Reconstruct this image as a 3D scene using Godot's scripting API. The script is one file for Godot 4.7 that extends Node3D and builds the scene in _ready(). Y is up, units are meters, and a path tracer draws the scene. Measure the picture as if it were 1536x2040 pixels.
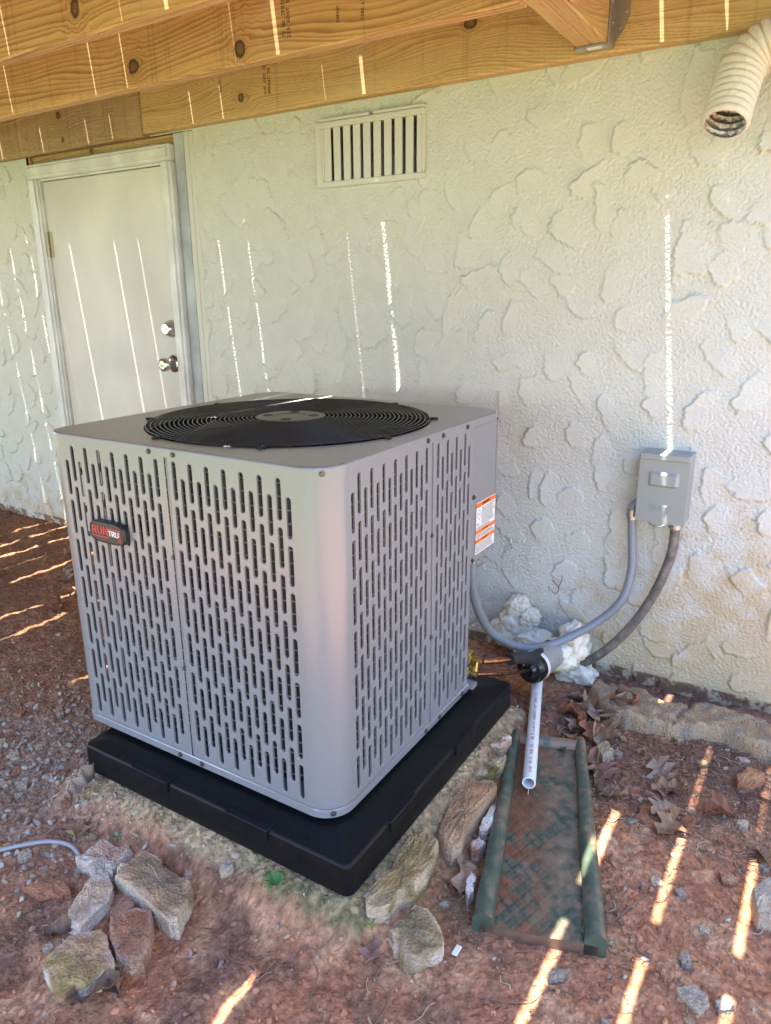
extends Node3D
# Outdoor condenser unit on a pad beside a stucco foundation wall, under a wooden deck.
# x runs along the wall, y up, z out of the wall; the unit's near corner is the origin.

const UNIT_W := 0.74
const UNIT_D := 0.736
const UNIT_H := 0.683
const WALL_Z := -1.1
const DECK_Y := 1.70

class MB:
	var v := PackedVector3Array()
	var n := PackedVector3Array()
	var uv := PackedVector2Array()
	var c := PackedColorArray()
	var idx := PackedInt32Array()
	var colored := false
	var col := Color(1, 1, 1)
	var swap := false

	func vert(p: Vector3, nn: Vector3, u := Vector2.INF) -> int:
		v.append(p)
		n.append(nn)
		if u == Vector2.INF:
			var a := nn.abs()
			if a.z >= a.x and a.z >= a.y:
				u = Vector2(p.x, -p.y)
			elif a.x >= a.y:
				u = Vector2(p.z, -p.y)
			else:
				u = Vector2(p.z, p.x) if swap else Vector2(p.x, p.z)
		uv.append(u)
		c.append(col)
		return v.size() - 1

	func ind(a: int, b: int, d: int) -> void:
		if (v[b] - v[a]).cross(v[d] - v[a]).dot(n[a] + n[b] + n[d]) > 0.0:
			idx.append(a); idx.append(d); idx.append(b)
		else:
			idx.append(a); idx.append(b); idx.append(d)

	func quad(a: Vector3, b: Vector3, d: Vector3, e: Vector3, out: Vector3) -> void:
		var nn := (d - a).cross(e - b)
		if nn.length() < 1e-12:
			return
		nn = nn.normalized()
		if nn.dot(out) < 0.0:
			nn = -nn
		var i := vert(a, nn)
		vert(b, nn); vert(d, nn); vert(e, nn)
		ind(i, i + 1, i + 2)
		ind(i, i + 2, i + 3)

	func tri(a: Vector3, b: Vector3, d: Vector3, out: Vector3) -> void:
		var nn := (b - a).cross(d - a)
		if nn.length() < 1e-14:
			return
		nn = nn.normalized()
		if nn.dot(out) < 0.0:
			nn = -nn
		var i := vert(a, nn)
		vert(b, nn); vert(d, nn)
		ind(i, i + 1, i + 2)

	# box with chamfered edges
	func box(lo: Vector3, hi: Vector3, b := 0.002, xf := Transform3D.IDENTITY) -> void:
		var cc := (lo + hi) * 0.5
		var h := (hi - lo) * 0.5
		b = minf(b, minf(h.x, minf(h.y, h.z)) * 0.8)
		var ax := [Vector3(1, 0, 0), Vector3(0, 1, 0), Vector3(0, 0, 1)]
		var bas := xf.basis
		for k in 3:
			for s in [-1.0, 1.0]:
				var d: Vector3 = ax[k] * s
				var u: Vector3 = ax[(k + 1) % 3]
				var w: Vector3 = ax[(k + 2) % 3]
				var f := cc + d * h[k]
				var hu := h[(k + 1) % 3] - b
				var hw := h[(k + 2) % 3] - b
				quad(xf * (f - u * hu - w * hw), xf * (f + u * hu - w * hw), xf * (f + u * hu + w * hw), xf * (f - u * hu + w * hw), bas * d)
		if b <= 0.0:
			return
		for k in 3:
			var e: Vector3 = ax[k]
			var u: Vector3 = ax[(k + 1) % 3]
			var w: Vector3 = ax[(k + 2) % 3]
			var he := h[k] - b
			for su in [-1.0, 1.0]:
				for sw in [-1.0, 1.0]:
					var p: Vector3 = cc + u * su * h[(k + 1) % 3] + w * sw * (h[(k + 2) % 3] - b)
					var q: Vector3 = cc + u * su * (h[(k + 1) % 3] - b) + w * sw * h[(k + 2) % 3]
					quad(xf * (p - e * he), xf * (p + e * he), xf * (q + e * he), xf * (q - e * he), bas * (u * su + w * sw))
		for sx in [-1.0, 1.0]:
			for sy in [-1.0, 1.0]:
				for sz in [-1.0, 1.0]:
					var s := Vector3(sx, sy, sz)
					tri(xf * (cc + s * (h - Vector3(0, b, b))), xf * (cc + s * (h - Vector3(b, 0, b))), xf * (cc + s * (h - Vector3(b, b, 0))), bas * s)

	# tube along points; r is one radius or a list
	func tube(pts: PackedVector3Array, r, seg := 10, cap := true) -> void:
		var m := pts.size()
		var up := Vector3.UP
		var t0 := (pts[1] - pts[0]).normalized()
		if absf(t0.dot(up)) > 0.9:
			up = Vector3.RIGHT
		var side := t0.cross(up).normalized()
		var first := v.size()
		var run := 0.0
		for i in m:
			var t := (pts[mini(i + 1, m - 1)] - pts[maxi(i - 1, 0)]).normalized()
			side = (side - t * side.dot(t)).normalized()
			var bi := t.cross(side)
			var rr: float = r if (r is float) else r[i]
			if i > 0:
				run += pts[i].distance_to(pts[i - 1])
			for j in seg + 1:
				var a := TAU * j / seg
				var d := side * cos(a) + bi * sin(a)
				var nd := d
				if not (r is float):
					var ia := maxi(i - 1, 0)
					var ib := mini(i + 1, m - 1)
					nd = (d - t * (r[ib] - r[ia]) / maxf(pts[ib].distance_to(pts[ia]), 1e-6)).normalized()
				vert(pts[i] + d * rr, nd, Vector2(run, float(j) / seg))
		for i in m - 1:
			for j in seg:
				var a := first + i * (seg + 1) + j
				ind(a, a + 1, a + seg + 2)
				ind(a, a + seg + 2, a + seg + 1)
		if cap:
			for e in [0, m - 1]:
				var d := (pts[0] - pts[1]).normalized() if e == 0 else (pts[m - 1] - pts[m - 2]).normalized()
				var c0 := vert(pts[e], d)
				var f := v.size()
				for j in seg:
					vert(v[first + e * (seg + 1) + j], d)
				for j in seg:
					ind(c0, f + j, f + (j + 1) % seg)

	# surface of revolution: profile of (radius, along) about an axis at o
	func lathe(o: Vector3, axis: Vector3, prof: Array, seg := 24) -> void:
		axis = axis.normalized()
		var s := axis.cross(Vector3.UP if absf(axis.y) < 0.9 else Vector3.RIGHT).normalized()
		var b := axis.cross(s)
		for k in prof.size() - 1:
			var p: Vector2 = prof[k]
			var q: Vector2 = prof[k + 1]
			var dd := (q - p)
			var nn2 := Vector2(dd.y, -dd.x).normalized()   # (radial, axial)
			var f := v.size()
			for j in seg + 1:
				var a := TAU * j / seg
				var d := s * cos(a) + b * sin(a)
				var no := d * nn2.x + axis * nn2.y
				vert(o + d * p.x + axis * p.y, no)
				vert(o + d * q.x + axis * q.y, no)
			for j in seg:
				var i := f + j * 2
				ind(i, i + 1, i + 3)
				ind(i, i + 3, i + 2)

	func mesh() -> ArrayMesh:
		var a := []
		a.resize(Mesh.ARRAY_MAX)
		a[Mesh.ARRAY_VERTEX] = v
		a[Mesh.ARRAY_NORMAL] = n
		a[Mesh.ARRAY_TEX_UV] = uv
		if colored:
			a[Mesh.ARRAY_COLOR] = c
		a[Mesh.ARRAY_INDEX] = idx
		var m := ArrayMesh.new()
		m.add_surface_from_arrays(Mesh.PRIMITIVE_TRIANGLES, a)
		return m

var rng := RandomNumberGenerator.new()
var used := {}
var M := {}
var noise := FastNoiseLite.new()
var noise2 := FastNoiseLite.new()

func numbered(called: String) -> String:
	if not used.has(called):
		used[called] = 0
		return called
	used[called] += 1
	return "%s_%03d" % [called, used[called]]

func obj(called: String, mb: MB, mat: Material, parent: Node = null) -> MeshInstance3D:
	return obj_mesh(called, mb.mesh(), mat, parent)

func obj_mesh(called: String, mesh: Mesh, mat: Material, parent: Node = null) -> MeshInstance3D:
	var o := MeshInstance3D.new()
	o.mesh = mesh
	o.material_override = mat
	if parent == null:
		o.name = numbered(called)
		add_child(o)
	else:
		o.name = called
		parent.add_child(o, true)
	return o

func thing(called: String, label: String, category: String, group := "", at := Vector3.ZERO) -> Node3D:
	var o := Node3D.new()
	o.name = numbered(called)
	add_child(o)
	o.position = at
	tag(o, label, category, group)
	return o

func tag(o: Node, label: String, category: String, group := "", kind := "") -> void:
	o.set_meta("label", label)
	o.set_meta("category", category)
	if group != "":
		o.set_meta("group", group)
	if kind != "":
		o.set_meta("kind", kind)

func lin(r: float, g: float, b: float) -> Color:
	return Color(r, g, b).linear_to_srgb()

func mat(r: float, g: float, b: float, rough := 0.7, metal := 0.0) -> StandardMaterial3D:
	var m := StandardMaterial3D.new()
	m.albedo_color = lin(r, g, b)
	m.roughness = rough
	m.metallic = metal
	return m

func sm(a: float, b: float, x: float) -> float:
	return smoothstep(a, b, x)

func spline(pts: Array, per := 8) -> PackedVector3Array:
	var o := PackedVector3Array()
	for i in pts.size() - 1:
		var a: Vector3 = pts[maxi(i - 1, 0)]
		var b: Vector3 = pts[i]
		var c: Vector3 = pts[i + 1]
		var d: Vector3 = pts[mini(i + 2, pts.size() - 1)]
		for k in per:
			o.append(b.cubic_interpolate(c, a, d, float(k) / per))
	o.append(pts[-1])
	return o

func noise_tex(size: int, freq: float, lo: float, hi: float, sd: int, oct := 4, tint := Color(1, 1, 1)) -> ImageTexture:
	var f := FastNoiseLite.new()
	f.seed = sd
	f.frequency = freq
	f.fractal_octaves = oct
	f.noise_type = FastNoiseLite.TYPE_SIMPLEX_SMOOTH
	var im := f.get_seamless_image(size, size)
	im.convert(Image.FORMAT_L8)
	var data := im.get_data()
	for i in data.size():
		var t := data[i] / 255.0
		data[i] = int(clampf((lo + (hi - lo) * t), 0.0, 1.0) * 255.0)
	return ImageTexture.create_from_image(Image.create_from_data(size, size, false, Image.FORMAT_L8, data))

func ground_y(x: float, z: float) -> float:
	var base := -0.15 + 0.055 * (1.0 - sm(-2.4, -0.6, x))
	var dx := maxf(maxf(-0.64 - x, 0.0), x - 0.06)
	var dz := maxf(maxf(-0.67 - z, 0.0), z - 0.05)
	var d := sqrt(dx * dx + dz * dz)
	return base + (-0.083 - base) * (1.0 - sm(0.0, 0.13, d))

func ground_full(x: float, z: float) -> float:
	var y := ground_y(x, z)
	var dx := maxf(maxf(-0.64 - x, 0.0), x - 0.06)
	var dz := maxf(maxf(-0.67 - z, 0.0), z - 0.05)
	var d := sqrt(dx * dx + dz * dz)
	var k := 0.25 + 0.75 * sm(0.0, 0.06, d)
	return y + k * (0.010 * noise.get_noise_2d(x * 300.0, z * 300.0) + 0.009 * noise2.get_noise_2d(x * 1400.0, z * 1400.0))

func _ready() -> void:
	rng.seed = 7
	noise.seed = 3
	noise.frequency = 0.01
	noise.fractal_octaves = 3
	noise2.seed = 11
	noise2.frequency = 0.01
	noise2.fractal_octaves = 3
	# ---------------------------------------------------------------- camera, sky, sun, exposure
	var cam := Camera3D.new()
	cam.name = "camera"
	cam.position = Vector3(0.6853, 0.9545, 0.9165)
	cam.rotation = Vector3(-0.2912, 0.5559, -0.0083)
	cam.fov = 70.199
	cam.near = 0.05
	cam.far = 300.0
	add_child(cam)
	cam.current = true
	var env := Environment.new()
	env.background_mode = Environment.BG_SKY
	var sky := ProceduralSkyMaterial.new()
	sky.sky_top_color = Color(0.42, 0.575, 0.845)
	sky.sky_horizon_color = Color(0.875, 0.90, 0.915)
	sky.sky_curve = 0.12
	sky.ground_horizon_color = Color(0.45, 0.45, 0.38)
	sky.ground_bottom_color = Color(0.3, 0.3, 0.25)
	sky.sun_angle_max = 4.0
	env.sky = Sky.new()
	env.sky.sky_material = sky
	env.tonemap_mode = Environment.TONE_MAPPER_LINEAR
	env.tonemap_exposure = 10.6
	env.sdfgi_enabled = true
	env.ssao_enabled = true
	env.ssil_enabled = true
	var we := WorldEnvironment.new()
	we.name = "world_environment"
	we.environment = env
	add_child(we)
	var sun := DirectionalLight3D.new()
	sun.name = "sun"
	sun.light_energy = 1.6
	sun.light_angular_distance = 0.5
	sun.light_color = Color(1.0, 0.975, 0.94)
	sun.shadow_enabled = true
	add_child(sun)
	var towards := Vector3(0.11, -1.0, -0.105).normalized()
	sun.look_at_from_position(Vector3.ZERO, towards, Vector3.FORWARD)
	make_materials()
	make_setting()
	make_deck()
	make_unit()
	make_wall_fittings()
	make_lines()
	make_splash_block()
	make_stones()
	make_litter()

# ------------------------------------------------------------------ materials
func wood_image(w: int, h: int, lx: float, hy: float, sd: int, lines: float, early: Color, late: Color, knots: Array, stains: int) -> ImageTexture:
	var f := FastNoiseLite.new()
	f.seed = sd
	f.frequency = 1.0
	f.fractal_octaves = 2
	var fine := FastNoiseLite.new()
	fine.seed = sd + 5
	fine.frequency = 1.0
	fine.fractal_octaves = 2
	var r := RandomNumberGenerator.new()
	r.seed = sd
	var st := PackedFloat32Array()
	st.resize(w)
	st.fill(0.0)
	for k in stains:
		var c := r.randi_range(0, w - 1)
		var wd := r.randf_range(1.0, 3.0)
		var am := r.randf_range(0.08, 0.28)
		for i in range(maxi(0, c - 6), mini(w, c + 7)):
			st[i] = maxf(st[i], am * exp(-pow((i - c) / wd, 2.0)))
	var data := PackedByteArray()
	data.resize(w * h * 3)
	var dark := Color(0.05, 0.028, 0.015)
	for j in h:
		var y := hy * (j + 0.5) / h
		for i in w:
			var x := lx * (i + 0.5) / w
			var s := y + 0.024 * f.get_noise_2d(x * 1.1, y * 5.0) + 0.05 * f.get_noise_2d(x * 0.55 + 40.0, 3.0)
			var inside := 0.0
			var near := 0.0
			var knot_q := 9.0
			for k in knots:
				var dx: float = (x - k[0]) / k[3]
				var dy: float = y - k[1]
				var d2 := dx * dx + dy * dy
				var rr: float = k[2] * (1.0 + 0.35 * f.get_noise_2d(dx * 24.0 + k[0] * 9.0, dy * 24.0 + 9.0))
				s -= dy * rr * rr * 2.2 / maxf(d2, rr * rr * 0.9) * exp(-d2 / (rr * rr * 40.0))
				var q := sqrt(d2) / rr
				knot_q = minf(knot_q, q)
				inside = maxf(inside, 1.0 - smoothstep(0.85, 1.08, q))
				near = maxf(near, exp(-q * 0.8) * 0.7)
			s += 0.010 * f.get_noise_2d(s * 22.0, 5.0) + 0.0025 * fine.get_noise_2d(x * 3.0, y * 40.0)
			var t := fposmod(s * lines, 1.0)
			var p := t * t * (1.0 - smoothstep(0.86, 1.0, t)) * 1.75
			p *= clampf(0.72 + 0.6 * f.get_noise_2d(x * 0.9 + 11.0, s * 18.0), 0.2, 1.0)
			var c := early.lerp(late, clampf(p, 0.0, 1.0))
			var g := 1.0 + 0.10 * fine.get_noise_2d(x * 14.0, y * 700.0) + 0.07 * fine.get_noise_2d(x * 3.0 + 7.0, y * 9.0)
			g *= 1.0 - st[i] * (0.7 + 0.5 * fine.get_noise_2d(x * 300.0, y * 20.0))
			c = c.lerp(late * 0.75, clampf(near - inside, 0.0, 0.6))
			if inside > 0.0:
				var kk := 0.6 + 0.4 * fine.get_noise_2d(x * 260.0, y * 260.0)
				var ringk := smoothstep(0.35, 0.9, knot_q) * (1.0 - smoothstep(1.0, 1.2, knot_q))
				c = c.lerp(late.lerp(dark, clampf(0.55 + 0.45 * ringk + 0.9 * (0.6 - kk), 0.0, 1.0)), inside)
			var o := (j * w + i) * 3
			var cc := Color(c.r * g, c.g * g, c.b * g).linear_to_srgb()
			data[o] = int(clampf(cc.r, 0, 1) * 255)
			data[o + 1] = int(clampf(cc.g, 0, 1) * 255)
			data[o + 2] = int(clampf(cc.b, 0, 1) * 255)
	return ImageTexture.create_from_image(Image.create_from_data(w, h, false, Image.FORMAT_RGB8, data))

func wood(tex: ImageTexture, lx: float, hy: float, x0: float, ytop: float) -> StandardMaterial3D:
	var m := StandardMaterial3D.new()
	m.albedo_texture = tex
	m.roughness = 0.72
	m.uv1_scale = Vector3(1.0 / lx, 1.0 / hy, 1)
	m.uv1_offset = Vector3(-x0 / lx, ytop / hy, 0)
	return m

func make_materials() -> void:
	var e1 := Color(0.62, 0.38, 0.165)
	var l1 := Color(0.36, 0.175, 0.062)
	var led := wood_image(1152, 112, 2.3, 0.2, 21, 150.0, Color(0.60, 0.415, 0.19), Color(0.38, 0.215, 0.075), [[0.727, 0.144, 0.014, 1.0], [1.527, 0.071, 0.012, 1.6]], 12)
	M.ledger = wood(led, 2.3, 0.2, -1.8, 1.70)
	M.ledger_old = wood(wood_image(512, 96, 1.2, 0.2, 27, 190.0, Color(0.43, 0.30, 0.16), Color(0.25, 0.14, 0.06), [[0.55, 0.085, 0.012, 1.2], [0.56, 0.17, 0.010, 0.7]], 26), 1.2, 0.2, -2.55, 1.70)
	M.joist_a = wood(wood_image(1152, 112, 2.1, 0.19, 33, 82.0, e1, l1, [[0.774, 0.133, 0.018, 1.2], [1.172, 0.15, 0.019, 1.0]], 30), 2.1, 0.19, -1.9, 1.70)
	M.joist_b = wood(wood_image(768, 112, 1.4, 0.19, 41, 80.0, e1, l1, [[0.607, 0.128, 0.019, 0.9]], 14), 1.4, 0.19, -1.5, 1.70)
	M.trimmer = wood(wood_image(512, 112, 1.0, 0.19, 47, 120.0, Color(0.55, 0.37, 0.155), Color(0.37, 0.205, 0.07), [], 0), 1.0, 0.19, -1.06, 1.70)
	M.lumber = wood(wood_image(512, 64, 1.2, 0.14, 53, 110.0, e1, l1, [[0.5, 0.05, 0.01, 1.0]], 8), 1.2, 0.14, 0, 0)
	M.ink = mat(0.06, 0.035, 0.02, 0.8)
	M.galv = mat(0.42, 0.42, 0.40, 0.42, 0.75)
	M.galv.roughness_texture = noise_tex(128, 0.03, 0.5, 1.0, 5)
	M.paper = mat(0.75, 0.73, 0.68, 0.7)
	# cabinet
	M.cabinet = mat(0.248, 0.255, 0.258, 0.29, 0.20)
	M.screw = mat(0.12, 0.12, 0.115, 0.35, 0.8)
	M.seam = mat(0.10, 0.10, 0.095, 0.6)
	M.black_wire = mat(0.012, 0.012, 0.013, 0.28)
	M.black = mat(0.012, 0.012, 0.012, 0.6)
	M.dark_metal = mat(0.05, 0.05, 0.05, 0.45, 0.5)
	M.hub = mat(0.06, 0.063, 0.058, 0.35, 0.4)
	M.blade = mat(0.05, 0.05, 0.052, 0.4, 0.2)
	M.fins = mat(0.11, 0.115, 0.12, 0.42, 0.6)
	var fi := Image.create(64, 32, false, Image.FORMAT_L8)
	for j in 32:
		for i in 64:
			var q := 0.35 + 0.65 * absf(sin(i * PI / 4.0))
			q *= 0.75 + 0.25 * rng.randf()
			fi.set_pixel(i, j, Color(q, q, q))
	M.fins.albedo_texture = ImageTexture.create_from_image(fi)
	M.fins.uv1_scale = Vector3(28, 9, 1)
	M.tube_metal = mat(0.30, 0.30, 0.29, 0.35, 0.7)
	M.pad = mat(0.045, 0.046, 0.047, 0.45)
	M.pad.metallic_specular = 0.3
	var sc := Image.create(512, 512, false, Image.FORMAT_L8)
	sc.fill(Color(0.42, 0.42, 0.42))
	for k in 46:
		var p := Vector2(rng.randf() * 512, rng.randf() * 512)
		var a := rng.randf() * TAU
		var br := rng.randf_range(0.6, 1.0)
		var len := rng.randi_range(4, 40)
		for q in len:
			p += Vector2(cos(a), sin(a))
			a += rng.randf_range(-0.12, 0.12)
			if rng.randf() < 0.75:
				sc.set_pixel(int(p.x) & 511, int(p.y) & 511, Color(br, br, br))
	for k in 260:
		var br := rng.randf_range(0.55, 1.0)
		sc.set_pixel(rng.randi_range(0, 511), rng.randi_range(0, 511), Color(br, br, br))
	M.pad.albedo_texture = ImageTexture.create_from_image(sc)
	M.pad.roughness_texture = noise_tex(256, 0.02, 0.55, 1.0, 9)
	M.pad.uv1_triplanar = true
	M.pad.uv1_scale = Vector3(4, 4, 4)
	var pb := noise_tex(256, 0.09, 0.3, 0.7, 19, 3)
	M.pad.heightmap_enabled = true
	M.pad.heightmap_texture = pb
	M.pad.heightmap_scale = 0.06
	# door and fittings
	M.door = mat(0.66, 0.63, 0.54, 0.5)
	M.door.albedo_texture = noise_tex(256, 0.006, 0.86, 1.0, 12, 4)
	M.door.uv1_scale = Vector3(1.1, 0.7, 1)
	M.trim = mat(0.74, 0.74, 0.69, 0.45)
	M.trim.albedo_texture = noise_tex(256, 0.012, 0.86, 0.99, 13, 5)
	M.trim.uv1_triplanar = true
	M.trim.uv1_scale = Vector3(2, 2, 2)
	M.flashing = mat(0.52, 0.55, 0.55, 0.5, 0.1)
	M.flashing.albedo_texture = noise_tex(128, 0.02, 0.75, 0.98, 15, 4)
	M.flashing.uv1_triplanar = true
	M.flashing.uv1_scale = Vector3(2, 2, 2)
	M.nickel = mat(0.50, 0.48, 0.45, 0.22, 1.0)
	M.brass_old = mat(0.38, 0.33, 0.20, 0.45, 0.8)
	M.vent = mat(0.56, 0.555, 0.47, 0.6)
	M.box_grey = mat(0.285, 0.305, 0.285, 0.42, 0.1)
	M.conduit = mat(0.19, 0.215, 0.225, 0.36)
	M.conduit_old = mat(0.25, 0.22, 0.175, 0.5)
	M.conduit_old.albedo_texture = noise_tex(128, 0.03, 0.5, 1.0, 17, 4)
	M.conduit_old.uv1_triplanar = true
	M.conduit_old.uv1_scale = Vector3(6, 6, 6)
	M.copper = mat(0.56, 0.25, 0.13, 0.3, 0.95)
	M.copper.albedo_texture = noise_tex(128, 0.04, 0.4, 1.0, 18, 4)
	M.copper.uv1_triplanar = true
	M.copper.uv1_scale = Vector3(14, 14, 14)
	M.brass = mat(0.58, 0.40, 0.13, 0.3, 0.95)
	M.rubber = mat(0.010, 0.010, 0.010, 0.22)
	M.insulation = mat(0.018, 0.018, 0.019, 0.7)
	M.foil = mat(0.36, 0.35, 0.32, 0.4, 0.4)
	M.foil.heightmap_enabled = true
	M.foil.heightmap_texture = noise_tex(128, 0.05, 0.0, 1.0, 22, 4)
	M.foil.heightmap_scale = 0.25
	M.foil.uv1_triplanar = true
	M.foil.uv1_scale = Vector3(9, 9, 9)
	M.pvc = mat(0.70, 0.69, 0.61, 0.32)
	M.red_ink = mat(0.33, 0.05, 0.07, 0.6)
	M.foam = mat(0.70, 0.635, 0.47, 0.6)
	M.foam.subsurf_scatter_enabled = true
	M.foam.subsurf_scatter_strength = 0.25
	M.duct = mat(0.60, 0.565, 0.46, 0.5)
	M.duct.heightmap_enabled = true
	M.duct.heightmap_texture = noise_tex(256, 0.03, 0.0, 1.0, 23, 5)
	M.duct.heightmap_scale = 0.25
	M.duct.uv1_triplanar = true
	M.duct.uv1_scale = Vector3(6, 6, 6)
	M.duct_in = mat(0.45, 0.42, 0.40, 0.35, 0.7)
	M.duct_in.heightmap_enabled = true
	M.duct_in.heightmap_texture = M.duct.heightmap_texture
	M.duct_in.heightmap_scale = 0.6
	M.duct_in.uv1_triplanar = true
	M.duct_in.uv1_scale = Vector3(6, 6, 6)
	# earth and stone: vertex colours times a fine grain
	var grain := noise_tex(512, 0.035, 0.62, 1.0, 31, 5)
	var grit := noise_tex(512, 0.06, 0.66, 1.0, 36, 5)
	var bumps := noise_tex(512, 0.05, 0.0, 1.0, 32, 5)
	M.soil = StandardMaterial3D.new()
	M.soil.vertex_color_use_as_albedo = true
	M.soil.albedo_texture = grain
	M.soil.roughness = 0.95
	M.soil.metallic_specular = 0.25
	M.soil.uv1_scale = Vector3(2.6, 2.6, 1)
	M.soil.heightmap_enabled = true
	M.soil.heightmap_texture = bumps
	M.soil.heightmap_scale = 0.55
	M.stone = StandardMaterial3D.new()
	M.stone.vertex_color_use_as_albedo = true
	M.stone.albedo_texture = grit
	M.stone.roughness = 0.92
	M.stone.metallic_specular = 0.3
	M.stone.uv1_triplanar = true
	M.stone.uv1_scale = Vector3(5, 5, 5)
	M.stone.heightmap_enabled = true
	M.stone.heightmap_texture = bumps
	M.stone.heightmap_scale = 0.5
	M.grit = StandardMaterial3D.new()
	M.grit.vertex_color_use_as_albedo = true
	M.grit.roughness = 0.92
	M.grit.metallic_specular = 0.3
	M.plastic = StandardMaterial3D.new()
	M.plastic.vertex_color_use_as_albedo = true
	M.plastic.roughness = 0.30
	M.plastic.albedo_texture = noise_tex(256, 0.03, 0.72, 1.0, 35, 4)
	M.plastic.uv1_triplanar = true
	M.plastic.uv1_scale = Vector3(4, 4, 4)
	M.leaf = StandardMaterial3D.new()
	M.leaf.vertex_color_use_as_albedo = true
	M.leaf.roughness = 0.7
	M.leaf.backlight_enabled = true
	M.leaf.backlight = Color(0.25, 0.2, 0.15)

# ------------------------------------------------------------------ setting
var hgt := PackedFloat32Array()

func make_wall() -> void:
	var px := 0.004
	var x0 := -3.0
	var y0 := -0.30
	var w := 1000
	var h := 464
	hgt.resize(w * h)
	hgt.fill(0.0)
	var flat := PackedFloat32Array()
	flat.resize(w * h)
	flat.fill(0.0)
	var r := RandomNumberGenerator.new()
	r.seed = 99
	var nz := FastNoiseLite.new()
	nz.seed = 5
	nz.frequency = 1.0
	nz.fractal_octaves = 3
	# trowelled pads of plaster: flat in the middle, a broken crisp lip on some sides, running out on the other
	var row := 0
	var yy := y0 + 0.02
	while yy < y0 + h * px:
		var xx := x0 + r.randf_range(0.0, 0.1)
		while xx < x0 + w * px:
			var cx := xx + r.randf_range(-0.04, 0.04)
			var cy := yy + r.randf_range(-0.05, 0.05)
			var ra := r.randf_range(0.018, 0.044)
			var rb := r.randf_range(0.030, 0.068)
			var sq := r.randf_range(1.8, 2.9)
			var egg := r.randf_range(-0.4, 0.4)
			if r.randf() < 0.25:
				var t := ra; ra = rb; rb = t
			var tilt := r.randf_range(-0.9, 0.9)
			var ct := cos(tilt)
			var sn := sin(tilt)
			# right part: lips on the left; left part: lips on the right and below
			var lip := r.randf_range(-1.3, 1.3) + (PI if cx > -0.45 else (-0.5))
			var ld := Vector2(cos(lip), sin(lip))
			var top := r.randf_range(0.0036, 0.0080)
			var ph := r.randf_range(0.0, 100.0)
			var R := maxf(ra, rb) * 1.3
			var i0 := maxi(0, int((cx - R - x0) / px))
			var i1 := mini(w - 1, int((cx + R - x0) / px))
			var j0 := maxi(0, int((cy - R - y0) / px))
			var j1 := mini(h - 1, int((cy + R - y0) / px))
			for j in range(j0, j1 + 1):
				var dy := y0 + j * px - cy
				for i in range(i0, i1 + 1):
					var dx := x0 + i * px - cx
					var q := (-dx * sn + dy * ct) / rb
					var u := (dx * ct + dy * sn) / (ra * (1.0 + egg * q))
					var d := pow(pow(absf(u), sq) + pow(absf(q), sq), 1.0 / sq)
					if d > 1.45:
						continue
					d += 0.30 * nz.get_noise_2d(dx * 20.0 + ph, dy * 20.0) + 0.10 * nz.get_noise_2d(dx * 130.0 + ph, dy * 130.0)
					if d < 1.0:
						var along := (u * ld.x + q * ld.y)
						var hh := top * clampf(0.50 + 0.55 * along, 0.06, 1.0) 
						hh += 0.0016 * sm(0.80, 0.97, d) * clampf(along + 0.25, 0.0, 1.0)
						var edge := sm(1.0, 0.955, d)
						var k := j * w + i
						hgt[k] = lerpf(hgt[k], maxf(hgt[k] * 0.7 + hh * 0.5, hh), edge)
						flat[k] = maxf(flat[k], edge * clampf(0.45 + 0.6 * along, 0.0, 1.0))
			xx += r.randf_range(0.082, 0.155)
		yy += r.randf_range(0.088, 0.122)
		row += 1
	# sandy grain, broad waviness, cracks
	var g1 := FastNoiseLite.new()
	g1.seed = 77
	g1.frequency = 0.24
	g1.fractal_octaves = 2
	g1.noise_type = FastNoiseLite.TYPE_SIMPLEX_SMOOTH
	var im := g1.get_image(w, h)
	im.convert(Image.FORMAT_L8)
	var gd := im.get_data()
	g1.seed = 78
	g1.frequency = 0.012
	im = g1.get_image(w, h)
	im.convert(Image.FORMAT_L8)
	var bd := im.get_data()
	g1.seed = 79
	g1.frequency = 0.05
	g1.fractal_octaves = 4
	im = g1.get_image(w, h)
	im.convert(Image.FORMAT_L8)
	var sd := im.get_data()
	var col := PackedByteArray()
	col.resize(w * h * 3)
	for j in h:
		var y := y0 + j * px
		for i in w:
			var k := j * w + i
			var x := x0 + i * px
			var a := 1.0 - 0.72 * flat[k]
			hgt[k] += (gd[k] / 255.0 - 0.5) * 0.0017 * a * (0.35 + 0.65 * sm(-0.9, -0.2, x)) + (bd[k] / 255.0 - 0.5) * 0.0022
			# paint, with clay splashed and grown into the foot of the wall on the right
			var c := Color(0.572, 0.575, 0.500)
			c = c * (0.965 + 0.07 * sd[k] / 255.0)
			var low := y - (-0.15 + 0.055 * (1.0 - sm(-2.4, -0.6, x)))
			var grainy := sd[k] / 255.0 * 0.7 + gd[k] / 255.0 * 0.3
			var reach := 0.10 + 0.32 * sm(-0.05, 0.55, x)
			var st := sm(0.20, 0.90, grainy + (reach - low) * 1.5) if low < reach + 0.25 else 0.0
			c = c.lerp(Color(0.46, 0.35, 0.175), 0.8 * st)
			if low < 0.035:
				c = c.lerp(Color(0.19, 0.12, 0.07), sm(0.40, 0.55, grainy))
			var cr := c.linear_to_srgb()
			# image rows run downwards
			var o := ((h - 1 - j) * w + i) * 3
			col[o] = int(clampf(cr.r, 0, 1) * 255)
			col[o + 1] = int(clampf(cr.g, 0, 1) * 255)
			col[o + 2] = int(clampf(cr.b, 0, 1) * 255)
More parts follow.
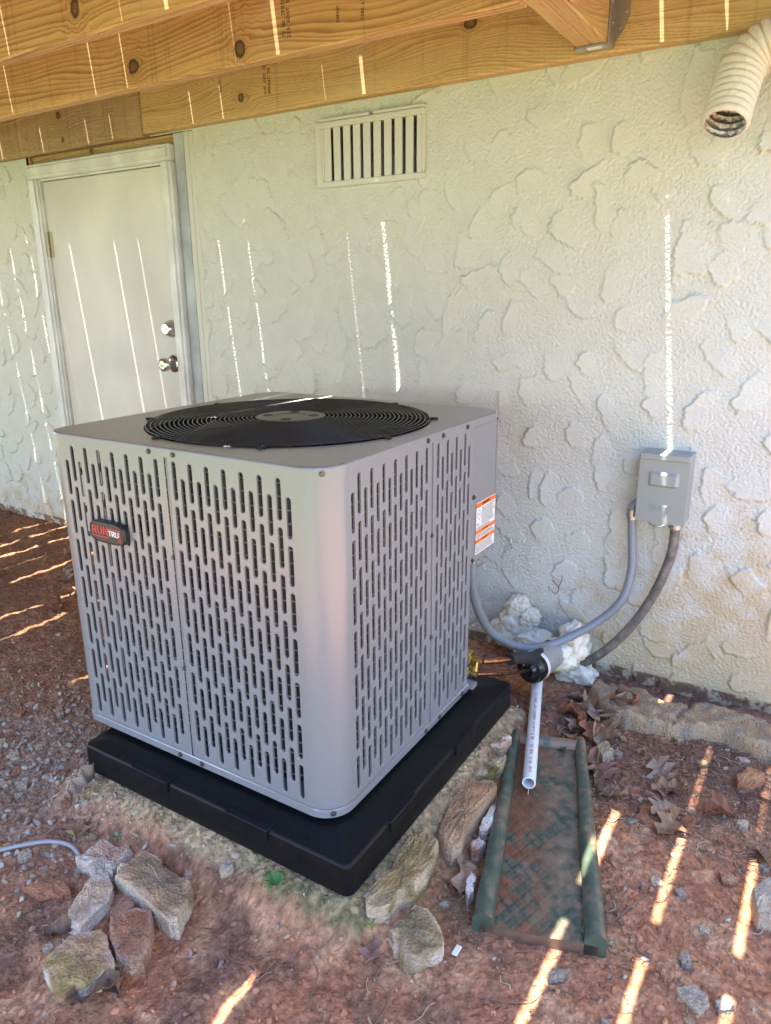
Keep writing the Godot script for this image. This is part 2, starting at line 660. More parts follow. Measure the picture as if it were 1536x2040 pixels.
	# a thin crack left of the door and one above the vent
	for i in w:
		var x := x0 + i * px
		if x < -2.28:
			var jc := int((1.055 + 0.006 * sin(x * 31.0) + 0.003 * sin(x * 97.0) - y0) / px)
			hgt[jc * w + i] -= 0.004
		if x > -1.33 and x < -0.8:
			var jc2 := int((1.452 + 0.008 * sin(x * 17.0) + 0.003 * sin(x * 83.0) - y0) / px)
			hgt[jc2 * w + i] -= 0.003
	var mb := MB.new()
	var gw := w
	var gh := h
	var keep := PackedByteArray()
	keep.resize(gw * gh)
	for j in gh:
		for i in gw:
			var k := j * w + i
			var il := maxi(i - 1, 0)
			var ir := mini(i + 1, w - 1)
			var jl := maxi(j - 1, 0)
			var jr := mini(j + 1, h - 1)
			var nx := (hgt[j * w + ir] - hgt[j * w + il]) / ((ir - il) * px)
			var ny := (hgt[jr * w + i] - hgt[jl * w + i]) / ((jr - jl) * px)
			var x := x0 + i * px
			var y := y0 + j * px
			mb.v.append(Vector3(x, y, WALL_Z + hgt[k]))
			mb.n.append(Vector3(-nx, -ny, 1.0).normalized())
			mb.uv.append(Vector2((i + 0.5) / w, 1.0 - (j + 0.5) / h))
			mb.c.append(Color(1, 1, 1))
			var hole := (x > -2.286 and x < -1.337 and y < 1.50) or (x > -0.775 and x < -0.432 and y > 1.29 and y < 1.445)
			keep[j * gw + i] = 0 if hole else 1
	for j in gh - 1:
		for i in gw - 1:
			var a := j * gw + i
			if keep[a] + keep[a + 1] + keep[a + gw] + keep[a + gw + 1] < 3:
				continue
			mb.idx.append(a); mb.idx.append(a + gw + 1); mb.idx.append(a + 1)
			mb.idx.append(a); mb.idx.append(a + gw); mb.idx.append(a + gw + 1)
	var wm := StandardMaterial3D.new()
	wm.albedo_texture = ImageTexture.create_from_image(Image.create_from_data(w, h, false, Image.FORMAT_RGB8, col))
	wm.roughness = 0.8
	wm.metallic_specular = 0.3
	wm.heightmap_enabled = true
	# sand in the paint: finer than the mesh
	g1.seed = 91
	g1.frequency = 0.20
	g1.fractal_octaves = 3
	im = g1.get_image(w * 2, h * 2)
	im.convert(Image.FORMAT_L8)
	var fd := im.get_data()
	for j in h * 2:
		var jj := h - 1 - j / 2
		for i in w * 2:
			var a := 1.0 - 0.78 * flat[jj * w + i / 2]
			if i < w:
				a *= 0.45 + 0.55 * i / w
			fd[j * w * 2 + i] = int(128.0 + (fd[j * w * 2 + i] - 128.0) * a)
	wm.heightmap_texture = ImageTexture.create_from_image(Image.create_from_data(w * 2, h * 2, false, Image.FORMAT_L8, fd))
	wm.heightmap_scale = 0.36
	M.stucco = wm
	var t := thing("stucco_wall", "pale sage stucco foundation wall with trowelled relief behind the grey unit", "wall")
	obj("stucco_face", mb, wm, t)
	var core := MB.new()
	# the crawl space behind it, closed all round
	core.box(Vector3(-9, -0.6, -3.2), Vector3(6, 1.72, -3.0), 0.0)
	core.box(Vector3(-9, -0.6, -2.999), Vector3(-2.995, 1.72, -1.1), 0.0)
	core.box(Vector3(0.99, -0.6, -2.999), Vector3(6, 1.72, -1.1), 0.0)
	core.box(Vector3(-2.99, 1.551, -1.30), Vector3(0.985, 1.72, -1.1), 0.0)
	obj("wall_core", core, mat(0.55, 0.54, 0.46, 0.85), t)
	# the house above the deck
	var hs := MB.new()
	hs.box(Vector3(-9, 1.7268, -6.0), Vector3(6, 4.6, -1.051), 0.01)
	var house := thing("house_wall", "pale siding of the house storey above the deck", "house")
	obj("siding_core", hs, mat(0.55, 0.55, 0.5, 0.7), house)
	for k in 16:
		var sb := MB.new()
		var yb := 1.728 + k * 0.17
		sb.quad(Vector3(-9, yb, -1.049), Vector3(6, yb, -1.049), Vector3(6, yb + 0.17, -1.0505), Vector3(-9, yb + 0.17, -1.0505), Vector3(0, 0, 1))
		obj("siding_board", sb, mat(0.56, 0.56, 0.51, 0.7), house)

func soil_color(x: float, z: float) -> Color:
	var n1 := noise.get_noise_2d(x * 220.0 + 50.0, z * 220.0)
	var n2 := noise2.get_noise_2d(x * 700.0, z * 700.0 + 30.0)
	var n3 := noise.get_noise_2d(x * 2500.0, z * 2500.0 + 90.0)
	var c := Color(0.25, 0.109, 0.054)
	c = c.lerp(Color(0.31, 0.158, 0.080), sm(0.0, 0.35, n2))
	c = c.lerp(Color(0.165, 0.082, 0.048), sm(-0.05, -0.4, n1 + 0.4 * n2))
	# back left: darker brown mulchy soil
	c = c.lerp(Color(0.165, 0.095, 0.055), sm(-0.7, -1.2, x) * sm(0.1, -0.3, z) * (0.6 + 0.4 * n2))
	# gravel bed left of the pad
	var g := exp(-(pow((x + 0.88) / 0.36, 2.0) + pow((z - 0.05) / 0.26, 2.0)))
	c = c.lerp(Color(0.24, 0.165, 0.105), clampf(g * 1.0 + 0.4 * n2 * g, 0.0, 0.85))
	# litter and humus by the wall on the right
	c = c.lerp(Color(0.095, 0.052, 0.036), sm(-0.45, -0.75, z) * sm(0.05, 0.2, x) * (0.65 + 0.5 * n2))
	# sandy, mossy edge of the bed the pad lies on
	var dx := maxf(maxf(-0.66 - x, 0.0), x - 0.08)
	var dz := maxf(maxf(-0.69 - z, 0.0), z - 0.07)
	var d := sqrt(dx * dx + dz * dz)
	var bed := sm(0.050, 0.012, d + 0.03 * n2)
	c = c.lerp(Color(0.27, 0.20, 0.105), bed * 0.85)
	var moss := sm(0.075, 0.02, d + 0.03 * n2) * sm(-0.25, -0.02, x) * sm(-0.2, 0.0, z) + 0.4 * sm(0.05, 0.01, d) * sm(0.15, 0.35, n2 + n1)
	moss += exp(-(pow((x - 0.19) / 0.06, 2.0) + pow((z + 0.1) / 0.1, 2.0)))
	c = c.lerp(Color(0.085, 0.080, 0.036), clampf(moss * (0.55 + 0.8 * n3), 0.0, 0.85))
	var k := 2.3 * (1.0 + 0.20 * n3)
	return Color(c.r * k, c.g * k, c.b * k)

func make_setting() -> void:
	make_wall()
	var mb := MB.new()
	mb.colored = true
	var cell := 0.008
	var x0 := -3.3
	var z0 := -1.13
	var w := 545
	var h := 250
	var hh := PackedFloat32Array()
	hh.resize(w * h)
	for j in h:
		for i in w:
			hh[j * w + i] = ground_full(x0 + i * cell, z0 + j * cell)
	for j in h:
		for i in w:
			var x := x0 + i * cell
			var z := z0 + j * cell
			var a := hh[j * w + mini(i + 1, w - 1)] - hh[j * w + maxi(i - 1, 0)]
			var b := hh[mini(j + 1, h - 1) * w + i] - hh[maxi(j - 1, 0) * w + i]
			mb.v.append(Vector3(x, hh[j * w + i], z))
			mb.n.append(Vector3(-a, 2.0 * cell, -b).normalized())
			mb.uv.append(Vector2(x, z))
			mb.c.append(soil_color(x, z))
	for j in h - 1:
		for i in w - 1:
			var a := j * w + i
			mb.idx.append(a); mb.idx.append(a + 1); mb.idx.append(a + w + 1)
			mb.idx.append(a); mb.idx.append(a + w + 1); mb.idx.append(a + w)
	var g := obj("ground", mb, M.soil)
	g.set_meta("kind", "structure")
	g.set_meta("label", "red clay soil with gravel under the deck")
	g.set_meta("category", "ground")
	var ap := MB.new()
	ap.box(Vector3(-5.2, -0.5, -1.12), Vector3(3.0, -0.185, 1.75), 0.0)
	var a2 := obj("bare_soil", ap, mat(0.22, 0.10, 0.062, 0.95))
	a2.set_meta("kind", "structure")
	a2.set_meta("label", "bare red soil round the deck")
	a2.set_meta("category", "ground")
	var lw := MB.new()
	lw.quad(Vector3(-60, -0.20, -60), Vector3(60, -0.20, -60), Vector3(60, -0.20, 60), Vector3(-60, -0.20, 60), Vector3.UP)
	var lm := mat(0.11, 0.155, 0.045, 0.95)
	lm.albedo_texture = noise_tex(256, 0.04, 0.5, 1.2, 61, 5)
	lm.uv1_scale = Vector3(0.6, 0.6, 1)
	var l := obj("lawn", lw, lm)
	l.set_meta("kind", "structure")
	l.set_meta("label", "green lawn beyond the deck")
	l.set_meta("category", "lawn")

	make_added_trees()

func make_added_trees() -> void:
	# unseen trees added behind and beside the viewer to tint the light green
	var r := RandomNumberGenerator.new()
	r.seed = 12
	var bark := mat(0.12, 0.09, 0.065, 0.95)
	var words := ["broad", "slim", "tall", "leaning", "spreading", "dense", "open crowned", "young"]
	var spots := [Vector3(-9.5, -0.2, 4.5), Vector3(-6.5, -0.2, 9.5), Vector3(-1.5, -0.2, 10.5), Vector3(3.5, -0.2, 11.0), Vector3(8.5, -0.2, 8.0), Vector3(10.0, -0.2, 2.5), Vector3(-11.5, -0.2, -0.5), Vector3(10.5, -0.2, -2.5)]
	var crown := MB.new()
	crown.colored = true
	for k in 2600:
		var d := Vector3(r.randfn(), r.randfn(), r.randfn()).normalized()
		var q := pow(r.randf(), 0.45)
		var p := Vector3(d.x * 2.6, d.y * 2.4 + 4.3, d.z * 2.6) * Vector3(q, 1, q)
		p.y = 4.3 + d.y * 2.4 * q + 0.5 * sin(p.x * 2.1) * cos(p.z * 1.7)
		var a := Vector3(r.randfn(), r.randfn() * 0.5, r.randfn()).normalized() * 0.20
		var b := a.cross(Vector3(r.randfn(), r.randfn(), r.randfn())).normalized() * 0.13
		crown.col = Color(0.085, 0.14, 0.03).lerp(Color(0.12, 0.15, 0.045), r.randf())
		crown.quad(p - a, p - b, p + a, p + b, Vector3.UP)
	var cm := crown.mesh()
	var trunk := MB.new()
	trunk.tube(spline([Vector3(0, -0.2, 0), Vector3(0.05, 1.6, 0.03), Vector3(-0.04, 3.4, 0), Vector3(0.02, 5.6, 0.05)], 4), [0.19, 0.18, 0.17, 0.165, 0.16, 0.15, 0.145, 0.14, 0.13, 0.11, 0.09, 0.06, 0.04], 9)
	for k in 7:
		var a := k * 2.4
		trunk.tube(spline([Vector3(0, 2.6 + 0.35 * k, 0), Vector3(cos(a) * 0.9, 3.3 + 0.35 * k, sin(a) * 0.9), Vector3(cos(a) * 1.8, 3.9 + 0.3 * k, sin(a) * 1.8)], 3), [0.07, 0.06, 0.055, 0.05, 0.04, 0.03, 0.02], 6)
	var tm := trunk.mesh()
	for k in spots.size():
		var t := thing("added_tint_tree", "%s unseen leafy tree added to tint the light green" % words[k], "tree", "unseen trees added for their green light", spots[k])
		t.rotation.y = k * 1.3
		t.scale = Vector3.ONE * (0.95 + 0.12 * (k % 3))
		obj_mesh("trunk", tm, bark, t)
		obj_mesh("crown", cm, M.leaf, t)

# ------------------------------------------------------------------ deck
func board_x(called: String, x0: float, x1: float, y0: float, y1: float, z0: float, z1: float, m: Material, parent: Node) -> MeshInstance3D:
	var mb := MB.new()
	mb.box(Vector3(x0, y0, z0), Vector3(x1, y1, z1), 0.004)
	return obj(called, mb, m, parent)

func gap_at(k: int, w: float, z: float) -> float:
	if k == 0 and z > -1.04 and z < -0.75:
		return 0.0014
	if k >= -1 and z > -0.75 and z < -0.31:
		return [0.0022, 0.0050, 0.0042, 0.0040, 0.0040][mini(k + 1, 4)]
	if k == -4 and z > 0.42 and z < 0.62:
		return 0.0085
	if k < -1 and z > 0.0:
		return 0.0006
	return w

func text_part(called: String, txt: String, size: float, m: Material, parent: Node, xf: Transform3D, depth := 0.0008, font := "Droid Sans Mono", wide := 1.0) -> MeshInstance3D:
	var tm := TextMesh.new()
	var sf := SystemFont.new()
	sf.font_names = PackedStringArray([font])
	tm.font = sf
	tm.text = txt
	tm.font_size = 32
	tm.pixel_size = size / 32.0
	tm.depth = depth
	tm.curve_step = 4.0
	var o := obj_mesh(called, tm, m, parent)
	o.transform = Transform3D(xf.basis * Basis.from_scale(Vector3(wide, 1, 1)), xf.origin)
	return o

func make_deck() -> void:
	var t := thing("wooden_deck", "underside of a new yellow pine deck with gaps between its boards", "deck")
	# ledger along the wall, spliced above the door; the older piece sits a little lower
	board_x("ledger_board", -1.543, 0.745, 1.503, DECK_Y, -1.0995, -1.062, M.ledger, t).set_meta("label", "yellow pine ledger board along the stucco wall")
	board_x("ledger_board", -5.2, -1.546, 1.496, DECK_Y, -1.0995, -1.064, M.ledger_old, t).set_meta("label", "weathered ledger board above the small door")
	board_x("joist", -5.2, 0.028, 1.515, DECK_Y, -0.716, -0.68, M.joist_a, t)
	board_x("joist", -5.2, 0.028, 1.515, DECK_Y, -0.361, -0.325, M.joist_b, t)
	for k in 4:
		var z := 0.03 + k * 0.355
		board_x("joist", -5.2, 0.028, 1.515, DECK_Y, z - 0.036, z, M.joist_b, t)
	for k in 6:
		var z := -0.68 + k * 0.355
		board_x("joist", 0.108, 0.745, 1.515, DECK_Y, z - 0.038, z, M.joist_b, t)
		board_x("joist", 0.108, 0.745, 1.515, DECK_Y, z - 0.078, z - 0.0395, M.joist_b, t)
	for k in 2:
		var mb := MB.new()
		mb.swap = true
		mb.box(Vector3(0.0295 + k * 0.0385, 1.515, -1.061), Vector3(0.067 + k * 0.0385, DECK_Y, 1.22), 0.003)
		obj("trimmer_joist", mb, M.trimmer, t)
	board_x("rim_joist", -5.2, 0.745, 1.515, DECK_Y, 1.221, 1.26, M.joist_b, t)
	for x in [-4.9, -2.3, 0.70]:
		var p := MB.new()
		p.box(Vector3(x - 0.045, -0.4, 1.125), Vector3(x + 0.045, 1.514, 1.215), 0.005)
		obj("post", p, M.lumber, t)
	# boards run out from the wall; most gaps have closed up, some stand open
	var wide := {1: 0.0105, 0: 0.0105, -1: 0.0115, -7: 0.014, -8: 0.0042, -6: 0.0024, -11: 0.0068, -12: 0.0070, -15: 0.0070, -16: 0.0085, -18: 0.0090, -19: 0.0040, -20: 0.0105, -21: 0.0085, 2: 0.012, -4: 0.0008, -5: 0.0010, -3: 0.0008, -10: 0.0018, -13: 0.0006, -14: 0.0030, -9: 0.0016, -17: 0.0014, -22: 0.0070}
	for k in range(-40, 16):
		var xa := 0.335 + (k - 1) * 0.1375
		var xb := 0.335 + k * 0.1375
		if xa < -5.25 or xb > 0.76:
			continue
		var ga: float = wide.get(k - 1, 0.0018)
		var gb: float = wide.get(k, 0.0018)
		# a gap may close up along its length
		var b := MB.new()
		b.swap = true
		var st := []
		for z in [-1.10, -1.044, -1.038, -0.77, -0.73, -0.34, -0.29, -0.12, 0.06, 0.40, 0.44, 0.60, 0.64, 1.28]:
			st.append([z, gap_at(k - 1, ga, z), gap_at(k, gb, z)])
		for q in st.size() - 1:
			var za: float = st[q][0]
			var zb: float = st[q + 1][0]
			var p := []
			for y in [DECK_Y + 0.0005, DECK_Y + 0.026]:
				p.append(Vector3(xa + st[q][1] * 0.5, y, za))
				p.append(Vector3(xb - st[q][2] * 0.5, y, za))
				p.append(Vector3(xb - st[q + 1][2] * 0.5, y, zb))
				p.append(Vector3(xa + st[q + 1][1] * 0.5, y, zb))
			b.quad(p[0], p[1], p[2], p[3], Vector3.DOWN)
			b.quad(p[4], p[5], p[6], p[7], Vector3.UP)
			b.quad(p[0], p[3], p[7], p[4], Vector3.LEFT)
			b.quad(p[1], p[2], p[6], p[5], Vector3.RIGHT)
			if q == 0:
				b.quad(p[0], p[1], p[5], p[4], Vector3(0, 0, -1))
			if q == st.size() - 2:
				b.quad(p[3], p[2], p[6], p[7], Vector3(0, 0, 1))
		obj("deck_board", b, M.lumber, t)
	# joist hanger
	var hm := MB.new()
	hm.box(Vector3(0.026, 1.5105, -1.0615), Vector3(0.110, 1.5145, -1.012), 0.001)
	hm.box(Vector3(0.1065, 1.5105, -1.0615), Vector3(0.1095, 1.665, -1.015), 0.001)
	hm.box(Vector3(0.0235, 1.5105, -1.0615), Vector3(0.0265, 1.665, -1.030), 0.001)
	hm.quad(Vector3(0.109, 1.52, -1.0598), Vector3(0.128, 1.545, -1.0598), Vector3(0.143, 1.575, -1.0598), Vector3(0.109, 1.575, -1.0598), Vector3(0, 0, 1))
	hm.box(Vector3(0.109, 1.575, -1.0615), Vector3(0.143, 1.665, -1.0598), 0.0005)
	var hg := obj("joist_hanger", hm, M.galv, t)
	for p in [Vector3(0.134, 1.585, -1.0598), Vector3(0.122, 1.552, -1.0598), Vector3(0.134, 1.63, -1.0598)]:
		var nm := MB.new()
		nm.lathe(p, Vector3(0, 0, 1), [Vector2(0.0045, 0.0), Vector2(0.0042, 0.002), Vector2(0.0, 0.003)], 10)
		obj("nail_head", nm, M.galv, hg)
	for p in [Vector3(0.1095, 1.56, -1.04), Vector3(0.1095, 1.60, -1.03)]:
		var nm := MB.new()
		nm.lathe(p, Vector3(1, 0, 0), [Vector2(0.0045, 0.0), Vector2(0.0042, 0.002), Vector2(0.0, 0.003)], 10)
		obj("nail_head", nm, M.galv, hg)
	var st := MB.new()
	st.box(Vector3(0.055, 1.5098, -1.040), Vector3(0.090, 1.5106, -1.022), 0.0)
	obj("sticker", st, M.paper, hg)
	# lumber stamps
	var up := Basis(Vector3(0, 1, 0), Vector3(-1, 0, 0), Vector3(0, 0, 1))
	var down := Basis(Vector3(0, -1, 0), Vector3(1, 0, 0), Vector3(0, 0, 1))
	text_part("grade_stamp", "TE NO.2PRIME", 0.0125, M.ink, t, Transform3D(up, Vector3(-0.585, 1.597, -0.6796)))
	text_part("grade_stamp", "225 KDHT SYP", 0.0135, M.ink, t, Transform3D(up, Vector3(-0.570, 1.597, -0.6796)))
	text_part("grade_stamp", "038501", 0.010, M.ink, t, Transform3D(up, Vector3(-0.425, 1.574, -0.6796)))
	text_part("grade_stamp", "T382 L17", 0.010, M.ink, t, Transform3D(up, Vector3(-0.357, 1.575, -0.6796)))
	text_part("grade_stamp", "TE NO.2PRIME", 0.0135, M.ink, t, Transform3D(down, Vector3(-0.957, 1.60, -1.0616)))
	text_part("grade_stamp", "532 KDHT SYP", 0.0125, M.ink, t, Transform3D(down, Vector3(-0.974, 1.598, -1.0616)))
	text_part("grade_stamp", "02552", 0.012, M.ink, t, Transform3D(down, Vector3(-1.160, 1.603, -1.0616)))

# ------------------------------------------------------------------ condenser unit
const ANG := [0.0, 25.0, 49.07, 70.0, 90.0, 110.0, 130.93, 155.0, 180.0]

func slot_cell(mb: MB, o: Vector3, dir: Vector3, out: Vector3, hw: float) -> void:
	# o: middle of the cell on the sheet
	var a := 0.0054
	var L := 0.0317
	var hh := 0.04375
	var up := Vector3.UP
	var rings := [[], [], [], []]
	var rad := []
	for s in [1.0, -1.0]:
		for k in 9:
			var t: float = deg_to_rad(ANG[k])
			var c: float = cos(t) * s
			var q: float = sin(t) * s
			var e := Vector2(c, q)
			var m := minf(hw / maxf(absf(c), 1e-6), (hh - L) / maxf(absf(q), 1e-6))
			rings[0].append(Vector2(0, L * s) + e * m)
			rings[1].append(Vector2(0, L * s) + e * (a + 0.0011))
			rings[2].append(Vector2(0, L * s) + e * a)
			rings[3].append(Vector2(0, L * s) + e * a)
			rad.append(e)
	var cnt := rad.size()
	var depth := [0.0, 0.0, -0.0009, -0.0045]
	for pair in [[0, 1], [1, 2], [2, 3]]:
		var f := mb.v.size()
		for k in cnt:
			for w in 2:
				var p: Vector2 = rings[pair[w]][k]
				var e: Vector2 = rad[k]
				var inward := -(dir * e.x + up * e.y)
				var nn := out
				if pair[0] == 1:
					nn = (out + inward * (0.5 + 0.9 * w)).normalized()
				elif pair[0] == 2:
					nn = inward
				mb.vert(o + dir * p.x + up * p.y + out * depth[pair[w]], nn)
		for k in cnt:
			var i := f + k * 2
			var j := f + ((k + 1) % cnt) * 2
			mb.ind(i, i + 1, j + 1)
			mb.ind(i, j + 1, j)

func sheet(mb: MB, o: Vector3, dir: Vector3, out: Vector3, s0: float, s1: float, cols: Array, hw: float) -> void:
	var y0 := 0.0175
	var y1 := 0.6655
	var up := Vector3.UP
	var at := s0
	for c in cols:
		var l: float = c[0] - hw
		if l > at + 1e-5:
			mb.quad(o + dir * at + up * y0, o + dir * l + up * y0, o + dir * l + up * y1, o + dir * at + up * y1, out)
		var top := 0.66475 if c[1] else 0.63375
		var bot := top - 7 * 0.0875
		for k in 7:
			slot_cell(mb, o + dir * c[0] + up * (top - 0.0875 * (k + 0.5)), dir, out, hw)
		var r: float = c[0] + hw
		mb.quad(o + dir * l + up * top, o + dir * r + up * top, o + dir * r + up * y1, o + dir * l + up * y1, out)
		mb.quad(o + dir * l + up * y0, o + dir * r + up * y0, o + dir * r + up * bot, o + dir * l + up * bot, out)
		at = r
	if s1 > at + 1e-5:
		mb.quad(o + dir * at + up * y0, o + dir * s1 + up * y0, o + dir * s1 + up * y1, o + dir * at + up * y1, out)

func bend(mb: MB, c: Vector2, r: float, a0: float, a1: float, y0: float, y1: float, seg := 14) -> void:
	var f := mb.v.size()
	for k in seg + 1:
		var a := lerpf(a0, a1, float(k) / seg)
		var d := Vector3(cos(a), 0, sin(a))
		mb.vert(Vector3(c.x, y0, c.y) + d * r, d)
		mb.vert(Vector3(c.x, y1, c.y) + d * r, d)
	for k in seg:
		var i := f + k * 2
		mb.ind(i, i + 1, i + 3)
		mb.ind(i, i + 3, i + 2)

func outline(off: float, r: float, cut := 0.0, seg := 12) -> PackedVector2Array:
	var o := PackedVector2Array()
	var x0 := -UNIT_W - off
	var x1 := off
	var z0 := -UNIT_D - off
	var z1 := off
	var cs := [[Vector2(x1 - r, z1 - r), 0.0], [Vector2(x0 + r, z1 - r), PI / 2], [Vector2(x0 + r, z0 + r), PI], [Vector2(x1 - r, z0 + r), PI * 1.5]]
	for k in 4:
		if k == 3 and cut > 0.0:
			o.append(Vector2(x1 - cut, z0))
			o.append(Vector2(x1, z0 + cut))
			continue
		for j in seg + 1:
			var a: float = cs[k][1] + PI / 2 * j / seg
			o.append(cs[k][0] + Vector2(cos(a), sin(a)) * r)
	return o

func band(mb: MB, a: PackedVector2Array, ya: float, b: PackedVector2Array, yb: float) -> void:
	# strip between two outlines of equal length, smooth along them
	var m := a.size()
	var f := mb.v.size()
	for k in m + 1:
		var i := k % m
		var t := (a[(i + 1) % m] - a[(i + m - 1) % m])
		var side := Vector3(t.y, 0, -t.x).normalized()
		var mid := Vector3(-UNIT_W * 0.5, 0, -UNIT_D * 0.5)
		if side.dot(Vector3(a[i].x, 0, a[i].y) - mid) < 0.0:
			side = -side
		var p := Vector3(a[i].x, ya, a[i].y)
		var q := Vector3(b[i].x, yb, b[i].y)
		var slope := (q - p).normalized()
		var nn := (side - slope * side.dot(slope))
		if nn.length() < 0.2:
			nn = Vector3.UP if (b[i] - a[i]).dot(Vector2(side.x, side.z)) < 0.0 else Vector3.DOWN
			if yb < ya:
				nn = Vector3.DOWN
		nn = nn.normalized()
		mb.vert(p, nn)
		mb.vert(q, nn)
	for k in m:
		var i := f + k * 2
		mb.ind(i, i + 1, i + 3)
		mb.ind(i, i + 3, i + 2)

func screw(parent: Node, p: Vector3, d: Vector3) -> void:
	var mb := MB.new()
	mb.lathe(p - d * 0.0005, d, [Vector2(0.0062, 0.0), Vector2(0.0060, 0.0012), Vector2(0.0042, 0.0014)], 14)
	mb.lathe(p, d, [Vector2(0.0041, 0.0008), Vector2(0.0041, 0.0036), Vector2(0.0034, 0.0043), Vector2(0.0, 0.0043)], 6)
	obj("screw", mb, M.screw, parent)

func torus(mb: MB, c: Vector3, R: float, r: float, seg := 72, sec := 6) -> void:
	var f := mb.v.size()
	for i in seg + 1:
		var a := TAU * i / seg
		var d := Vector3(cos(a), 0, sin(a))
		for j in sec:
			var b := TAU * j / sec
			var nn := d * cos(b) + Vector3.UP * sin(b)
			mb.vert(c + d * R + nn * r, nn, Vector2(a, b))
	for i in seg:
		for j in sec:
			var p := f + i * sec + j
			var q := f + i * sec + (j + 1) % sec
			mb.ind(p, q, q + sec)
			mb.ind(p, q + sec, p + sec)

func make_unit() -> void:
	var r := 0.06
	var X := Vector3(1, 0, 0)
	var Z := Vector3(0, 0, 1)
	# pad
	var pt := thing("equipment_pad", "black plastic equipment pad under the grey condenser", "pad")
	var pm := MB.new()
	var lo := Vector3(-0.655, -0.080, -0.685)
	var hi := Vector3(0.076, -0.012, 0.067)
	pad_shape(pm, lo, hi)
	obj("pad_body", pm, M.pad, pt)
	for n in [[-0.490, -0.377], [-0.218, -0.109]]:
		var nb := MB.new()
		nb.box(Vector3(n[0], -0.034, hi.z - 0.012), Vector3(n[1], -0.0105, hi.z + 0.0035), 0.0016)
		obj("edge_tab", nb, M.pad, pt)
	for n in [[-0.17, -0.07], [-0.45, -0.35]]:
		var nb := MB.new()
		nb.box(Vector3(hi.x - 0.012, -0.034, n[0]), Vector3(hi.x + 0.0035, -0.0105, n[1]), 0.0016)
		obj("edge_tab", nb, M.pad, pt)
	# cabinet
	var t := thing("air_conditioner", "grey metal outdoor condenser unit with slotted side panels and round fan guard", "air conditioner")
	var mb := MB.new()
	var cols := []
	for k in 14:
		cols.append([-0.669 + 0.0209 * k, k % 2 == 1])
	sheet(mb, Vector3.ZERO, X, Z, -UNIT_W + r, -0.3725, cols, 0.01045)
	bend(mb, Vector2(-UNIT_W + r, -r), r, PI / 2, PI, 0.0175, 0.6655)
	cols = []
	for k in 13:
		cols.append([-0.0815 - 0.0209 * (12 - k), k % 2 == 0])
	sheet(mb, Vector3(-UNIT_W, 0, 0), Z, -X, -0.3725, -r, cols, 0.01045)
	obj("slotted_panel", mb, M.cabinet, t)
	mb = MB.new()
	cols = []
	for k in 14:
		cols.append([-0.349 + 0.0209 * k, k % 2 == 0])
	sheet(mb, Vector3.ZERO, X, Z, -0.3665, -r, cols, 0.01045)
	bend(mb, Vector2(-r, -r), r, 0.0, PI / 2, 0.0175, 0.6655, 20)
	cols = []
	for k in 14:
		cols.append([-0.0815 - 0.0205 * (13 - k), k % 2 == 0])
	sheet(mb, Vector3.ZERO, Z, X, -0.3675, -r, cols, 0.01025)
	obj("slotted_panel", mb, M.cabinet, t)
	mb = MB.new()
	cols = []
	for k in 8:
		cols.append([-0.3977 - 0.0213 * (7 - k), k % 2 == 1])
	sheet(mb, Vector3.ZERO, Z, X, -0.5655, -0.3735, cols, 0.01065)
	mb.quad(Vector3(0, 0.0175, -0.5655), Vector3(-0.02, 0.0175, -0.5665), Vector3(-0.02, 0.6655, -0.5665), Vector3(0, 0.6655, -0.5655), -Z)
	obj("slotted_panel", mb, M.cabinet, t)
	mb = MB.new()
	cols = []
	for k in 13:
		cols.append([-0.3925 - 0.0209 * (12 - k), k % 2 == 1])
	sheet(mb, Vector3(-UNIT_W, 0, 0), Z, -X, -UNIT_D + r, -0.3765, cols, 0.01045)
	bend(mb, Vector2(-UNIT_W + r, -UNIT_D + r), r, PI, PI * 1.5, 0.0175, 0.6655)
	cols = []
	for k in 22:
		cols.append([-0.66 + 0.0209 * k, k % 2 == 1])
	sheet(mb, Vector3(0, 0, -UNIT_D), X, -Z, -UNIT_W + r, -0.16, cols, 0.01045)
	obj("slotted_panel", mb, M.cabinet, t)
	# seams: narrow folded strips between the panels
	for s in [[Vector3(-0.3695, 0, 0), Z], [Vector3(0, 0, -0.3705), X], [Vector3(-UNIT_W, 0, -0.3745), -X]]:
		var sb := MB.new()
		var out: Vector3 = s[1]
		var side := Vector3.UP.cross(out)
		var o: Vector3 = s[0]
		var bas := Basis(side, Vector3.UP, out)
		sb.box(Vector3(-0.0035, 0.018, -0.006), Vector3(0.0035, 0.6652, -0.0022), 0.0006, Transform3D(bas, o))
		sb.box(Vector3(0.0032, 0.018, -0.003), Vector3(0.0052, 0.6652, 0.0012), 0.0006, Transform3D(bas, o))
		obj("seam_strip", sb, M.cabinet, t)
	# electrical compartment on the back corner
	mb = MB.new()
	mb.box(Vector3(-0.10, 0.335, -0.700), Vector3(-0.0008, 0.6645, -0.567), 0.0015)
	bend(mb, Vector2(-0.0358, -0.700), 0.035, 0.0, -PI / 2, 0.335, 0.6645, 10)
	mb.box(Vector3(-0.20, 0.335, -0.735), Vector3(-0.0358, 0.6645, -0.68), 0.0015)
	for k in 10:
		var a := -PI / 2 * k / 10
		var b := -PI / 2 * (k + 1) / 10
		mb.tri(Vector3(-0.0358, 0.335, -0.70), Vector3(-0.0358 + 0.035 * cos(a), 0.335, -0.70 + 0.035 * sin(a)), Vector3(-0.0358 + 0.035 * cos(b), 0.335, -0.70 + 0.035 * sin(b)), Vector3.DOWN)
	obj("electrical_compartment", mb, M.cabinet, t)
	mb = MB.new()
	mb.box(Vector3(-0.045, 0.318, -0.675), Vector3(-0.012, 0.3345, -0.615), 0.002)
	obj("knockout_bracket", mb, M.galv, t)
	mb = MB.new()
